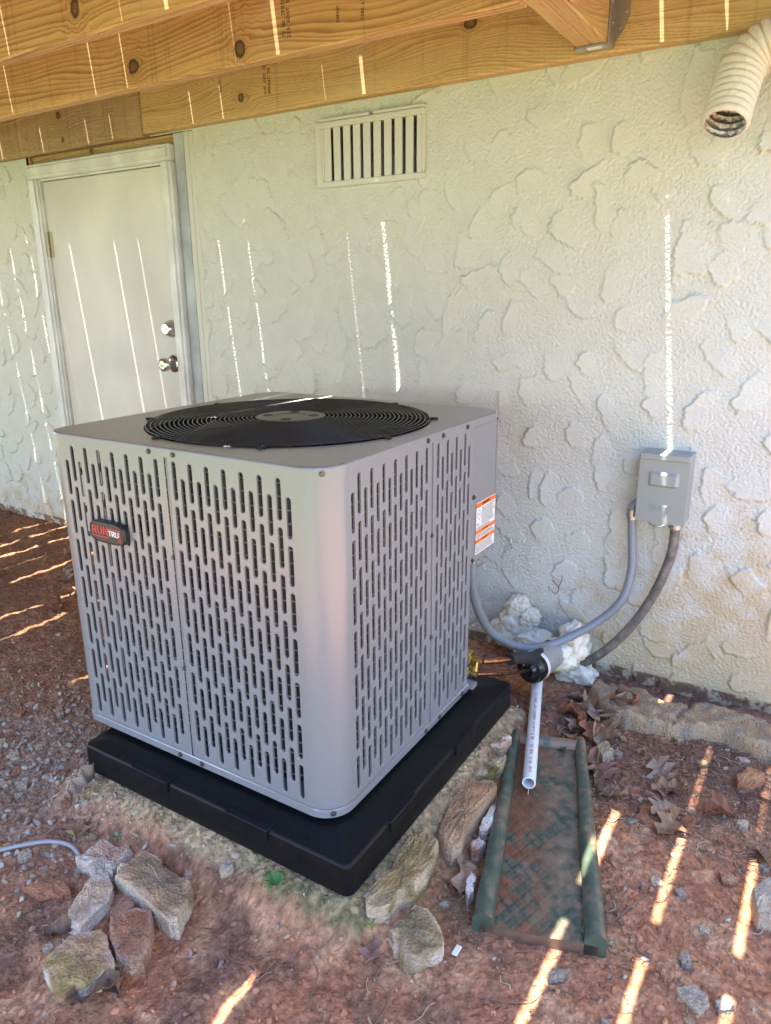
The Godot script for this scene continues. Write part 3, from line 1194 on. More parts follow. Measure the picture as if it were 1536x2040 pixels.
	mb.quad(Vector3(-0.022, 0.0175, -0.567), Vector3(-0.16, 0.0175, -0.705), Vector3(-0.16, 0.3345, -0.705), Vector3(-0.022, 0.3345, -0.567), Vector3(1, 0, -1))
	mb.quad(Vector3(-0.16, 0.0175, -0.705), Vector3(-0.16, 0.0175, -0.736), Vector3(-0.16, 0.3345, -0.736), Vector3(-0.16, 0.3345, -0.705), Vector3(1, 0, 0))
	obj("valve_plate", mb, M.cabinet, t)
	# base pan
	mb = MB.new()
	var oa := outline(0.0015, r, 0.165)
	var ob := outline(-0.0005, r, 0.165)
	band(mb, oa, -0.001, oa, 0.0140)
	band(mb, oa, 0.0140, ob, 0.0158)
	var mid := Vector3(-UNIT_W * 0.5, 0.0, -UNIT_D * 0.5)
	for k in oa.size():
		var a := oa[k]
		var b := oa[(k + 1) % oa.size()]
		mb.tri(mid + Vector3(0, 0.010, 0), Vector3(a.x, 0.0135, a.y), Vector3(b.x, 0.0135, b.y), Vector3.UP)
		mb.tri(mid + Vector3(0, -0.001, 0), Vector3(a.x, -0.001, a.y), Vector3(b.x, -0.001, b.y), Vector3.DOWN)
	obj("base_pan", mb, M.cabinet, t)
	for f in [Vector2(-0.60, -0.10), Vector2(-0.08, -0.08), Vector2(-0.60, -0.62), Vector2(-0.12, -0.56)]:
		var fb := MB.new()
		fb.box(Vector3(f.x - 0.04, -0.0125, f.y - 0.03), Vector3(f.x + 0.04, -0.0012, f.y + 0.03), 0.002)
		obj("foot", fb, M.black, t)
	# top cap with a round opening
	mb = MB.new()
	var ca := outline(0.0022, r + 0.002, 0.0)
	var cb := outline(0.0012, r + 0.001, 0.0)
	var cc := outline(-0.0022, r - 0.002, 0.0)
	band(mb, ca, 0.6650, ca, 0.6795)
	band(mb, ca, 0.6795, cb, 0.6820)
	band(mb, cb, 0.6820, cc, 0.6831)
	var fc := Vector2(-0.362, -0.366)
	var fr := 0.318
	var seg := 144
	var prev_o := Vector3.ZERO
	var prev_i := Vector3.ZERO
	for k in seg + 1:
		var a := TAU * k / seg
		var d := Vector2(cos(a), sin(a))
		var e := ray_to(fc, d, cc)
		var po := Vector3(e.x, 0.6831, e.y)
		var pi := Vector3(fc.x + d.x * fr, 0.6831, fc.y + d.y * fr)
		if k > 0:
			mb.quad(prev_i, pi, po, prev_o, Vector3.UP)
			var q0 := Vector3(prev_i.x, 0.664, prev_i.z)
			var q1 := Vector3(pi.x, 0.664, pi.z)
			mb.quad(prev_i, pi, q1, q0, Vector3(-d.x, 0, -d.y))
		prev_o = po
		prev_i = pi
	obj("top_cap", mb, M.cabinet, t)
	var C := Vector3(fc.x, 0.0, fc.y)
	# wire guard
	mb = MB.new()
	var k2 := 0
	var rr := 0.078
	while rr < 0.3225:
		torus(mb, C + Vector3(0, 0.6862 + 0.005 * (1.0 - pow(rr / 0.32, 2.0)), 0), rr, 0.00125, 80, 6)
		rr += 0.00985
		k2 += 1
	for k in 8:
		var a := TAU * (k + 0.35) / 8
		var d := Vector3(cos(a), 0, sin(a))
		var pts := PackedVector3Array()
		for j in 9:
			var q := 0.04 + 0.287 * j / 8.0
			pts.append(C + d * q + Vector3(0, 0.6838 + 0.005 * (1.0 - pow(q / 0.32, 2.0)), 0))
		mb.tube(pts, 0.0018, 6)
	var guard := obj("fan_guard", mb, M.black_wire, t)
	for k in 8:
		var a := TAU * (k + 0.35) / 8
		var d := Vector3(cos(a), 0, sin(a))
		var cl := MB.new()
		var bas := Basis(d, Vector3.UP, d.cross(Vector3.UP))
		cl.box(Vector3(-0.008, 0.0, -0.004), Vector3(0.011, 0.0045, 0.004), 0.0012, Transform3D(bas, C + d * 0.322 + Vector3(0, 0.6832, 0)))
		cl.box(Vector3(-0.003, 0.0, -0.009), Vector3(0.003, 0.0035, 0.009), 0.0012, Transform3D(bas, C + d * 0.324 + Vector3(0, 0.6833, 0)))
		obj("clip", cl, M.black, guard)
	mb = MB.new()
	mb.lathe(C, Vector3.UP, [Vector2(0.078, 0.6890), Vector2(0.076, 0.6915), Vector2(0.058, 0.6925), Vector2(0.036, 0.6925), Vector2(0.034, 0.6915), Vector2(0.0, 0.6915)], 40)
	var hub := obj("guard_hub", mb, M.hub, t)
	for k in 4:  # flat black discs stand in for the dark holes in the hub
		var a := TAU * (k + 0.5) / 4 + 0.3
		var hb := MB.new()
		hb.lathe(C + Vector3(cos(a) * 0.052, 0.6925, sin(a) * 0.052), Vector3.UP, [Vector2(0.0125, 0.0), Vector2(0.0115, 0.0008), Vector2(0.0, 0.0008)], 16)
		obj("hub_hole_disc", hb, M.black, hub)
	# fan below: motor, blades, shroud
	mb = MB.new()
	mb.lathe(C, Vector3.UP, [Vector2(0.0, 0.50), Vector2(0.07, 0.50), Vector2(0.07, 0.665), Vector2(0.05, 0.682), Vector2(0.0, 0.683)], 28)
	obj("fan_motor", mb, M.black, t)
	for k in 3:
		var bl := MB.new()
		var f := bl.v.size()
		var nr := 7
		var na := 9
		for i in nr:
			var q := lerpf(0.06, 0.295, i / float(nr - 1))
			for j in na:
				var a := TAU * k / 3 + 0.6 + lerpf(-0.55, 0.55, j / float(na - 1)) * (0.8 + 0.35 * q / 0.3)
				var y := 0.625 + 0.035 * (j / float(na - 1) - 0.5) * 1.6 - 0.01 * sin(PI * j / (na - 1.0))
				bl.vert(C + Vector3(cos(a) * q, y, sin(a) * q), Vector3(0.25 * sin(a), 1, -0.25 * cos(a)).normalized())
		for i in nr - 1:
			for j in na - 1:
				var p := f + i * na + j
				bl.ind(p, p + 1, p + na + 1)
				bl.ind(p, p + na + 1, p + na)
		obj("fan_blade", bl, M.blade, t)
	mb = MB.new()
	mb.lathe(C, Vector3.UP, [Vector2(0.32, 0.55), Vector2(0.3185, 0.664)], 60)
	obj("fan_shroud", mb, M.black, t)
	# coil: a rounded square of fins inside the panels, open at the valve corner
	var path := PackedVector2Array()
	var ci := 0.045
	var cr := 0.12
	path.append(Vector2(-ci, -0.55))
	for j in 11:
		var a := PI / 2 * j / 10
		path.append(Vector2(-ci - cr, -ci - cr) + Vector2(cos(a), sin(a)) * cr)
	for j in 11:
		var a := PI / 2 + PI / 2 * j / 10
		path.append(Vector2(-UNIT_W + ci + cr, -ci - cr) + Vector2(cos(a), sin(a)) * cr)
	for j in 11:
		var a := PI + PI / 2 * j / 10
		path.append(Vector2(-UNIT_W + ci + cr, -UNIT_D + ci + cr) + Vector2(cos(a), sin(a)) * cr)
	path.append(Vector2(-0.20, -UNIT_D + ci))
	mb = MB.new()
	var run := 0.0
	var f0 := mb.v.size()
	for k in path.size():
		if k > 0:
			run += path[k].distance_to(path[k - 1])
		var tn := (path[mini(k + 1, path.size() - 1)] - path[maxi(k - 1, 0)]).normalized()
		var nn := Vector3(tn.y, 0, -tn.x)
		if nn.dot(Vector3(path[k].x, 0, path[k].y) - mid) < 0:
			nn = -nn
		mb.vert(Vector3(path[k].x, 0.016, path[k].y), nn, Vector2(run, 0.0))
		mb.vert(Vector3(path[k].x, 0.655, path[k].y), nn, Vector2(run, 0.64))
	for k in path.size() - 1:
		var i := f0 + k * 2
		mb.ind(i, i + 1, i + 3)
		mb.ind(i, i + 3, i + 2)
	obj("coil_fins", mb, M.fins, t)
	mb = MB.new()
	for row in 25:
		var pts := PackedVector3Array()
		for k in path.size():
			pts.append(Vector3(path[k].x, 0.03 + row * 0.0252, path[k].y))
		mb.tube(pts, 0.0022, 5, false)
	var ct := obj("coil_tubes", mb, M.tube_metal, t)
	ct.set_meta("kind", "stuff")
	# screws
	for p in [Vector3(-0.4096, 0.6725, 0.0022), Vector3(-0.3445, 0.6725, 0.0022), Vector3(-0.408, 0.0078, 0.0015), Vector3(-0.3435, 0.0078, 0.0015), Vector3(-0.3713, 0.4648, -0.0005), Vector3(-0.3706, 0.2241, -0.0005)]:
		screw(t, p, Z)
	for p in [Vector3(0.0022, 0.6725, -0.3461), Vector3(0.0022, 0.6725, -0.4121), Vector3(0.0022, 0.6725, -0.528), Vector3(-0.0005, 0.466, -0.3705), Vector3(-0.0005, 0.2296, -0.3705), Vector3(0.0, 0.4997, -0.575), Vector3(0.0, 0.3426, -0.577), Vector3(0.0015, 0.0075, -0.533), Vector3(0.0015, 0.0075, -0.415), Vector3(0.0015, 0.0075, -0.348)]:
		screw(t, p, X)
	for y in [0.6725, 0.0078]:
		screw(t, Vector3(-r + (r + 0.0015) * 0.7071, y, -r + (r + 0.0015) * 0.7071), Vector3(1, 0, 1).normalized())
	screw(t, Vector3(-UNIT_W + r - (r + 0.0015) * 0.94, 0.6725, -r + (r + 0.0015) * 0.34), Vector3(-0.94, 0, 0.34))
	# badge
	var bt := MB.new()
	var prof := []
	var nseg := 40
	for k in nseg:
		var a := TAU * k / nseg
		var c := cos(a)
		var s := sin(a)
		prof.append(Vector2(signf(c) * pow(absf(c), 0.42) * 0.0555, signf(s) * pow(absf(s), 0.62) * 0.0235))
	var bc := Vector3(-0.549, 0.489, 0.0)
	var lev := [[1.0, 0.0], [1.0, 0.010], [0.93, 0.0145], [0.90, 0.0145], [0.87, 0.0128], [0.0, 0.0128]]
	for q in lev.size() - 1:
		for k in nseg:
			var a: Vector2 = prof[k]
			var b: Vector2 = prof[(k + 1) % nseg]
			var s0: float = lev[q][0]
			var s1: float = lev[q + 1][0]
			var od := Vector3(a.x, a.y, 0).normalized() * (1.0 if lev[q + 1][1] >= lev[q][1] and q < 2 else 0.0) + Vector3(0, 0, 0.6)
			bt.quad(bc + Vector3(a.x * s0, a.y * s0, lev[q][1]), bc + Vector3(b.x * s0, b.y * s0, lev[q][1]), bc + Vector3(b.x * s1, b.y * s1, lev[q + 1][1]), bc + Vector3(a.x * s1, a.y * s1, lev[q + 1][1]), od)
	var badge := obj("badge", bt, mat(0.022, 0.022, 0.024, 0.35), t)
	badge.set_meta("label", "black oval badge with red and white lettering")
	var redm := mat(0.52, 0.045, 0.05, 0.4)
	var whm := mat(0.78, 0.78, 0.78, 0.4)
	var zf := 0.0132
	text_part("lettering", "RUN", 0.0225, redm, badge, Transform3D(Basis.IDENTITY, bc + Vector3(-0.0195, 0.0028, zf)), 0.0012, "Droid Sans", 1.18)
	text_part("lettering", "RUN", 0.0225, redm, badge, Transform3D(Basis.IDENTITY, bc + Vector3(-0.0188, 0.0031, zf)), 0.0010, "Droid Sans", 1.18)
	text_part("lettering", "TRU", 0.0155, whm, badge, Transform3D(Basis.IDENTITY, bc + Vector3(0.0215, 0.0000, zf)), 0.0012, "Droid Sans", 1.2)
	text_part("lettering", "TRU", 0.0155, whm, badge, Transform3D(Basis.IDENTITY, bc + Vector3(0.0220, 0.0002, zf)), 0.0010, "Droid Sans", 1.2)
	var fm := MB.new()
	for b in [[-0.045, -0.0108, 0.006, -0.0088], [0.004, 0.0092, 0.0425, 0.0112], [0.0400, -0.0135, 0.0425, 0.0092], [0.0345, -0.0135, 0.0400, -0.0118]]:
		fm.box(bc + Vector3(b[0], b[1], zf - 0.0008), bc + Vector3(b[2], b[3], zf + 0.0006), 0.0)
	obj("badge_frame", fm, redm, badge)
	# warning label on the electrical compartment
	var lw := 230
	var lh := 260
	var im := Image.create(lw, lh, false, Image.FORMAT_RGB8)
	im.fill(Color(0.86, 0.86, 0.83))
	var org := Color(0.90, 0.42, 0.10)
	var ink := Color(0.25, 0.26, 0.26)
	im.fill_rect(Rect2i(0, 4, lw, 22), org)
	im.fill_rect(Rect2i(0, 138, lw, 20), org)
	im.fill_rect(Rect2i(0, 186, lw, 20), org)
	for b in [[14, 95, 45], [147, 80, 70], [195, 80, 70]]:
		for k in 9:
			im.fill_rect(Rect2i(b[1] + k * b[2] / 9, b[0] - 4, maxi(2, b[2] / 14), 9), Color(0.35, 0.12, 0.03))
	var lr := RandomNumberGenerator.new()
	lr.seed = 4
	var rows := []
	for k in 11:
		rows.append([34 + k * 8, 66, 222])
	for k in 2:
		rows.append([124 + k * 7, 8, 170])
	for k in 3:
		rows.append([163 + k * 7, 8, 220])
	for k in 5:
		rows.append([212 + k * 9, 8, 220])
	rows.append([104, 10, 50]); rows.append([112, 10, 54])
	for q in rows:
		var x: int = q[1]
		while x < q[2] - lr.randi_range(0, 30):
			var wl := lr.randi_range(5, 17)
			im.fill_rect(Rect2i(x, q[0], wl, 4), ink)
			x += wl + 3
	for k in 26:
		for s in [-1, 1]:
			im.fill_rect(Rect2i(33 + s * k, 36 + k, 2, 2), ink)
			im.fill_rect(Rect2i(33 + s * k, 88 - k, 2, 2), ink)
	im.fill_rect(Rect2i(30, 56, 6, 12), Color(0.2, 0.2, 0.2))
	var lm := StandardMaterial3D.new()
	lm.albedo_texture = ImageTexture.create_from_image(im)
	lm.roughness = 0.4
	var lq := MB.new()
	var u := Vector3(0, 0, 1)
	var cor := [Vector3(0.0006, 0.481, -0.591), Vector3(0.0006, 0.481, -0.7005), Vector3(0.0006, 0.352, -0.7005), Vector3(0.0006, 0.352, -0.591)]
	var uvs := [Vector2(0, 0), Vector2(1, 0), Vector2(1, 1), Vector2(0, 1)]
	for k in 4:
		lq.vert(cor[k], X, uvs[k])
	lq.ind(0, 1, 2); lq.ind(0, 2, 3)
	var la := obj("warning_label", lq, lm, t)
	la.set_meta("label", "white warning label with three orange bands")
	text_part("lettering", "WARNING", 0.0095, mat(0.12, 0.03, 0.01), la, Transform3D(Basis(Vector3(0, 0, -1), Vector3.UP, X), Vector3(0.0008, 0.4735, -0.647)), 0.0004, "Droid Sans", 1.1)
	# service valves
	mb = MB.new()
	mb.tube(PackedVector3Array([Vector3(-0.10, 0.064, -0.612), Vector3(0.018, 0.062, -0.618)]), 0.0085, 12)
	mb.box(Vector3(-0.035, 0.048, -0.632), Vector3(-0.012, 0.080, -0.604), 0.003)
	mb.tube(PackedVector3Array([Vector3(0.005, 0.060, -0.612), Vector3(0.005, 0.036, -0.606)]), 0.005, 8)
	obj("service_valve", mb, M.brass, t)
	mb = MB.new()
	mb.tube(PackedVector3Array([Vector3(-0.10, 0.032, -0.60), Vector3(-0.004, 0.030, -0.604)]), 0.006, 12)
	mb.tube(PackedVector3Array([Vector3(-0.006, 0.030, -0.604), Vector3(0.010, 0.0295, -0.605)]), 0.0095, 6)
	mb.box(Vector3(-0.03, 0.020, -0.615), Vector3(-0.010, 0.046, -0.592), 0.003)
	mb.tube(PackedVector3Array([Vector3(-0.002, 0.030, -0.604), Vector3(-0.002, 0.050, -0.604)]), 0.0055, 8)
	obj("service_valve", mb, M.brass, t)
	mb = MB.new()
	mb.box(Vector3(-0.05, -0.001, -0.60), Vector3(0.012, 0.012, -0.575), 0.001)
	obj("valve_bracket", mb, M.cabinet, t)

func ray_to(o: Vector2, d: Vector2, poly: PackedVector2Array) -> Vector2:
	var best := INF
	for k in poly.size():
		var a := poly[k]
		var b := poly[(k + 1) % poly.size()]
		var e := b - a
		var den := d.cross(e)
		if absf(den) < 1e-9:
			continue
		var t := (a - o).cross(e) / den
		var s := (a - o).cross(d) / den
		if t > 0.0 and s >= -1e-4 and s <= 1.0001:
			best = minf(best, t)
	return o + d * best

func pad_shape(mb: MB, lo: Vector3, hi: Vector3) -> void:
	# rounded corners, softened top edge, slight draft on the sides
	var prof := [[-0.004, lo.y], [0.0, lo.y + 0.003], [-0.0015, hi.y - 0.008], [-0.003, hi.y - 0.003], [-0.0065, hi.y - 0.0005], [-0.010, hi.y]]
	var r0 := 0.018
	var seg := 6
	var rings := []
	for q in prof:
		var pts := []
		var off: float = q[0]
		var r: float = maxf(r0 + off, 0.004)
		var x0 := lo.x - off
		var x1 := hi.x + off
		var z0 := lo.z - off
		var z1 := hi.z + off
		for c in [[Vector2(x1 - r, z1 - r), 0.0], [Vector2(x0 + r, z1 - r), PI / 2], [Vector2(x0 + r, z0 + r), PI], [Vector2(x1 - r, z0 + r), PI * 1.5]]:
			for j in seg + 1:
				var a: float = c[1] + PI / 2 * j / seg
				pts.append([Vector3(c[0].x + cos(a) * r, q[1], c[0].y + sin(a) * r), Vector3(cos(a), 0, sin(a))])
		rings.append(pts)
	var ups := [0.0, 0.0, 0.15, 0.75, 2.2, 8.0]
	var m: int = rings[0].size()
	var f := mb.v.size()
	for i in rings.size():
		for k in m:
			var s: Vector3 = rings[i][k][1]
			mb.vert(rings[i][k][0], (s + Vector3.UP * ups[i]).normalized())
	for i in rings.size() - 1:
		for k in m:
			var a := f + i * m + k
			var b := f + i * m + (k + 1) % m
			mb.ind(a, b, b + m)
			mb.ind(a, b + m, a + m)
	var c0 := mb.vert(Vector3((lo.x + hi.x) * 0.5, hi.y, (lo.z + hi.z) * 0.5), Vector3.UP)
	var last := f + (rings.size() - 1) * m
	for k in m:
		mb.ind(c0, last + k, last + (k + 1) % m)

# ------------------------------------------------------------------ things on the wall
func make_wall_fittings() -> void:
	var Z := Vector3(0, 0, 1)
	# small door
	var d := thing("access_door", "cream painted flush crawl-space door in a white frame", "door")
	var mb := MB.new()
	mb.box(Vector3(-2.206, -0.10, -1.142), Vector3(-1.488, 1.4015, -1.100), 0.003)
	obj("door_slab", mb, M.door, d)
	for p in [[-2.274, -2.214, -0.15, 1.411, "casing"], [-1.492, -1.438, -0.15, 1.411, "casing"]]:
		mb = MB.new()
		mb.box(Vector3(p[0], p[2], -1.115), Vector3(p[1], p[3], -1.080), 0.004)
		mb.box(Vector3(p[0] + 0.012, p[2], -1.0805), Vector3(p[1] - 0.012, p[3] - 0.0005, -1.0745), 0.003)
		obj("casing", mb, M.trim, d)
	mb = MB.new()
	mb.box(Vector3(-2.274, 1.4115, -1.115), Vector3(-1.438, 1.468, -1.080), 0.004)
	mb.box(Vector3(-2.262, 1.424, -1.0805), Vector3(-1.450, 1.456, -1.0745), 0.003)
	obj("head_casing", mb, M.trim, d)
	mb = MB.new()
	mb.box(Vector3(-2.2138, -0.15, -1.20), Vector3(-2.2065, 1.411, -1.090), 0.001)
	mb.box(Vector3(-1.4875, -0.15, -1.20), Vector3(-1.4795, 1.4112, -1.116), 0.001)
	mb.box(Vector3(-2.2138, 1.4035, -1.20), Vector3(-1.492, 1.4112, -1.094), 0.001)
	obj("jamb", mb, M.trim, d)
	mb = MB.new()
	mb.box(Vector3(-2.222, -0.17, -1.16), Vector3(-1.47, -0.101, -1.06), 0.003)
	obj("threshold", mb, M.trim, d)
	for y in [1.16, 0.25]:
		mb = MB.new()
		mb.box(Vector3(-2.213, y - 0.05, -1.099), Vector3(-2.185, y + 0.05, -1.0965), 0.0008)
		for k in 5:
			mb.tube(PackedVector3Array([Vector3(-2.207, y - 0.05 + k * 0.02 + 0.0005, -1.0925), Vector3(-2.207, y - 0.03 + k * 0.02 - 0.0005, -1.0925)]), 0.0062, 10)
		obj("hinge", mb, M.brass_old, d)
	mb = MB.new()
	mb.lathe(Vector3(-1.527, 0.832, -1.0998), Z, [Vector2(0.0335, 0.0), Vector2(0.032, 0.006), Vector2(0.0215, 0.031), Vector2(0.019, 0.0325), Vector2(0.011, 0.0325), Vector2(0.010, 0.0315), Vector2(0.0, 0.0315)], 28)
	var db := obj("deadbolt", mb, M.nickel, d)
	mb = MB.new()
	mb.box(Vector3(-1.528, 0.826, -1.0685), Vector3(-1.526, 0.838, -1.0678), 0.0)
	obj("keyhole", mb, M.black, db)
	mb = MB.new()
	mb.lathe(Vector3(-1.527, 0.700, -1.0998), Z, [Vector2(0.0335, 0.0), Vector2(0.0325, 0.005), Vector2(0.022, 0.011), Vector2(0.0125, 0.014), Vector2(0.0115, 0.030), Vector2(0.016, 0.034), Vector2(0.0255, 0.044), Vector2(0.0265, 0.053), Vector2(0.0235, 0.061), Vector2(0.0175, 0.0645), Vector2(0.0165, 0.063), Vector2(0.0105, 0.063), Vector2(0.0, 0.0635)], 28)
	var kn := obj("door_knob", mb, M.nickel, d)
	mb = MB.new()
	mb.box(Vector3(-1.528, 0.694, -1.0365), Vector3(-1.526, 0.706, -1.0357), 0.0)
	obj("keyhole", mb, M.black, kn)
	# flashing strips either side of the frame
	mb = MB.new()
	mb.box(Vector3(-1.4355, -0.2, -1.19), Vector3(-1.386, 1.50, -1.101), 0.002)
	var f1 := obj("backing_strip", mb, M.flashing)
	tag(f1, "weathered blue grey strip between the door frame and the stucco", "trim strip")
	mb = MB.new()
	mb.box(Vector3(-1.3835, -0.2, -1.19), Vector3(-1.3345, 1.50, -1.0975), 0.004)
	mb.box(Vector3(-1.362, -0.2, -1.0985), Vector3(-1.356, 1.499, -1.0945), 0.001)
	var f2 := obj("corner_bead", mb, M.vent)
	tag(f2, "painted vertical bead ending the stucco beside the door", "trim strip")
	mb = MB.new()
	mb.box(Vector3(-2.287, -0.2, -1.19), Vector3(-2.2755, 1.50, -1.106), 0.002)
	mb.box(Vector3(-2.287, 1.470, -1.19), Vector3(-1.4365, 1.503, -1.12), 0.002)
	obj("rough_frame", mb, M.lumber, d)
	# foundation vent
	var v := thing("foundation_vent", "painted rectangular foundation vent with upright bars under the deck ledger", "vent")
	mb = MB.new()
	mb.box(Vector3(-0.806, 1.272, -1.118), Vector3(-0.779, 1.458, -1.088), 0.003)
	mb.box(Vector3(-0.781, 1.438, -1.118), Vector3(-0.419, 1.456, -1.080), 0.003)
	mb.box(Vector3(-0.781, 1.272, -1.118), Vector3(-0.419, 1.290, -1.086), 0.003)
	mb.box(Vector3(-0.4265, 1.2905, -1.118), Vector3(-0.4195, 1.4375, -1.086), 0.002)
	mb.box(Vector3(-0.779, 1.2905, -1.118), Vector3(-0.7725, 1.4375, -1.084), 0.002)
	obj("vent_frame", mb, M.vent, v)
	mb = MB.new()
	mb.box(Vector3(-0.781, 1.4565, -1.11), Vector3(-0.60, 1.4645, -1.076), 0.002)
	mb.box(Vector3(-0.585, 1.4565, -1.11), Vector3(-0.417, 1.4645, -1.076), 0.002)
	obj("drip_lip", mb, M.vent, v)
	var centres := [-0.7590, -0.7235, -0.6870, -0.6510, -0.6150, -0.5785, -0.5420, -0.5055, -0.4685, -0.4355]
	for k in 10:
		mb = MB.new()
		var x: float = centres[k]
		var hw := 0.0126 if k < 9 else 0.0088
		if k == 0:
			hw = 0.0130
		mb.box(Vector3(x - hw, 1.2895, -1.0915), Vector3(x + hw, 1.4385, -1.0868), 0.0012)
		obj("vent_bar", mb, M.vent, v)
	mb = MB.new()
	for k in 56:
		var x := -0.773 + k * 0.0062
		mb.box(Vector3(x, 1.288, -1.1215), Vector3(x + 0.0009, 1.440, -1.1205), 0.0)
	for k in 25:
		var y := 1.289 + k * 0.0062
		mb.box(Vector3(-0.776, y, -1.1225), Vector3(-0.424, y + 0.0009, -1.1216), 0.0)
	obj("wire_screen", mb, M.galv, v).set_meta("kind", "stuff")
	# disconnect box
	var b := thing("disconnect_box", "small grey metal electrical disconnect box on the stucco wall", "electrical box")
	mb = MB.new()
	mb.box(Vector3(0.268, 0.368, -1.102), Vector3(0.391, 0.5485, -1.034), 0.002)
	obj("box_body", mb, M.box_grey, b)
	mb = MB.new()
	# lid: flat plate with a raised, bevelled window
	mb.box(Vector3(0.2665, 0.535, -1.100), Vector3(0.3925, 0.5515, -1.0225), 0.002)
	var xs := [0.2675, 0.2925, 0.2995, 0.3610, 0.3690, 0.3915]
	var ys := [0.3670, 0.4640, 0.4705, 0.4970, 0.5045, 0.5345]
	for i in 5:
		for j in 5:
			var q := []
			for c in [[0, 0], [1, 0], [1, 1], [0, 1]]:
				var ii: int = i + c[0]
				var jj: int = j + c[1]
				var rim := 1.0 if (ii >= 2 and ii <= 3 and jj >= 2 and jj <= 3) else 0.0
				q.append(Vector3(xs[ii], ys[jj], -1.0265 + 0.0055 * rim))
			mb.quad(q[0], q[1], q[2], q[3], Z)
	mb.box(Vector3(0.2675, 0.3665, -1.0335), Vector3(0.2695, 0.5345, -1.0268), 0.0004)
	mb.box(Vector3(0.3895, 0.3665, -1.0335), Vector3(0.3915, 0.5345, -1.0268), 0.0004)
	mb.box(Vector3(0.2675, 0.3660, -1.0335), Vector3(0.3915, 0.3675, -1.0268), 0.0004)
	var lid := obj("box_lid", mb, M.box_grey, b)
	text_part("embossed_lettering", "mars", 0.0260, M.box_grey, lid, Transform3D(Basis(Vector3(1, 0, 0), Vector3(0.12, 1, 0), Z), Vector3(0.3290, 0.4085, -1.0262)), 0.0034, "Droid Sans", 1.0)
	mb = MB.new()
	mb.tube(PackedVector3Array([Vector3(0.302, 0.3640, -1.030), Vector3(0.318, 0.3595, -1.018), Vector3(0.334, 0.3600, -1.018), Vector3(0.346, 0.3640, -1.030)]), 0.0022, 6)
	obj("hasp_wire", mb, M.galv, b)
	mb = MB.new()
	mb.tube(PackedVector3Array([Vector3(0.3665, 0.372, -1.062), Vector3(0.3660, 0.348, -1.062)]), 0.0165, 18)
	mb.tube(PackedVector3Array([Vector3(0.3660, 0.362, -1.062), Vector3(0.3660, 0.350, -1.062)]), 0.0185, 8)
	obj("conduit_fitting", mb, M.galv, b)
	# grey whip from box to unit
	var wh := thing("flexible_conduit", "new grey flexible conduit looping from the disconnect box to the unit", "conduit")
	var wp := spline([Vector3(0.2530, 0.372, -1.052), Vector3(0.2600, 0.309, -1.05), Vector3(0.2680, 0.2106, -1.04), Vector3(0.2503, 0.1235, -1.02), Vector3(0.187, 0.0513, -0.99), Vector3(0.0971, -0.0011, -0.92), Vector3(0.0305, -0.0032, -0.86), Vector3(-0.0208, 0.0566, -0.78), Vector3(-0.0321, 0.1528, -0.70), Vector3(-0.0309, 0.2453, -0.65), Vector3(-0.030, 0.336, -0.635)], 36)
	var rr := []
	for k in wp.size():
		rr.append(0.0116 + 0.00035 * (1.0 if k % 3 == 0 else 0.0))
	mb = MB.new()
	mb.tube(wp, rr, 14)
	obj("conduit_tube", mb, M.conduit, wh)
	mb = MB.new()
	mb.tube(spline([Vector3(0.272, 0.408, -1.062), Vector3(0.262, 0.406, -1.058), Vector3(0.2545, 0.397, -1.054), Vector3(0.2528, 0.383, -1.052)], 6), 0.0112, 14)
	obj("elbow", mb, M.conduit, wh)
	mb = MB.new()
	mb.tube(PackedVector3Array([Vector3(0.2529, 0.388, -1.052), Vector3(0.2531, 0.368, -1.052)]), 0.0158, 8)
	mb.tube(PackedVector3Array([Vector3(0.2531, 0.368, -1.052), Vector3(0.2533, 0.360, -1.052)]), 0.0138, 16)
	obj("compression_nut", mb, M.galv, wh)
	mb = MB.new()
	mb.tube(PackedVector3Array([Vector3(-0.030, 0.345, -0.635), Vector3(-0.030, 0.318, -0.636)]), 0.0150, 12)
	obj("connector", mb, M.galv, wh)
	# old conduit from box into the wall
	wp = spline([Vector3(0.3660, 0.360, -1.062), Vector3(0.3652, 0.2824, -1.058), Vector3(0.3399, 0.1771, -1.052), Vector3(0.2975, 0.0778, -1.045), Vector3(0.238, -0.0156, -1.035), Vector3(0.1705, -0.0871, -1.033), Vector3(0.1150, -0.1240, -1.045), Vector3(0.0880, -0.1180, -1.075)], 40)
	rr = []
	for k in wp.size():
		rr.append(0.0126 + 0.0005 * (1.0 if k % 4 < 2 else 0.0))
	mb = MB.new()
	mb.tube(wp, rr, 14)
	var old := obj("flexible_conduit", mb, M.conduit_old)
	tag(old, "dirty brown flexible conduit running from the box down into the wall foam", "conduit")
	# dryer hose
	var hs := thing("duct_hose", "cream ribbed flexible duct hose hanging open below the ledger", "duct hose")
	var hp := spline([Vector3(0.392, 1.300, -0.962), Vector3(0.395, 1.342, -0.985), Vector3(0.400, 1.385, -1.005), Vector3(0.412, 1.426, -1.018), Vector3(0.445, 1.455, -1.025), Vector3(0.505, 1.465, -1.025), Vector3(0.74, 1.465, -1.025)], 44)
	rr = []
	var ri := []
	var run := 0.0
	for k in hp.size():
		if k > 0:
			run += hp[k].distance_to(hp[k - 1])
		var q := 0.0425 + 0.0075 * pow(absf(sin(run * PI / 0.0170)), 0.55)
		rr.append(q)
		ri.append(q - 0.0012)
	mb = MB.new()
	mb.tube(hp, rr, 40, false)
	for i in mb.v.size():
		var p := mb.v[i]
		var w := noise2.get_noise_3d(p.x * 3500.0, p.y * 1500.0, p.z * 3500.0)
		mb.v[i] = p + mb.n[i] * w * 0.0012
	obj("hose_skin", mb, M.duct, hs)
	mb = MB.new()
	mb.tube(hp, ri, 40, false)
	for i in mb.n.size():
		mb.n[i] = -mb.n[i]
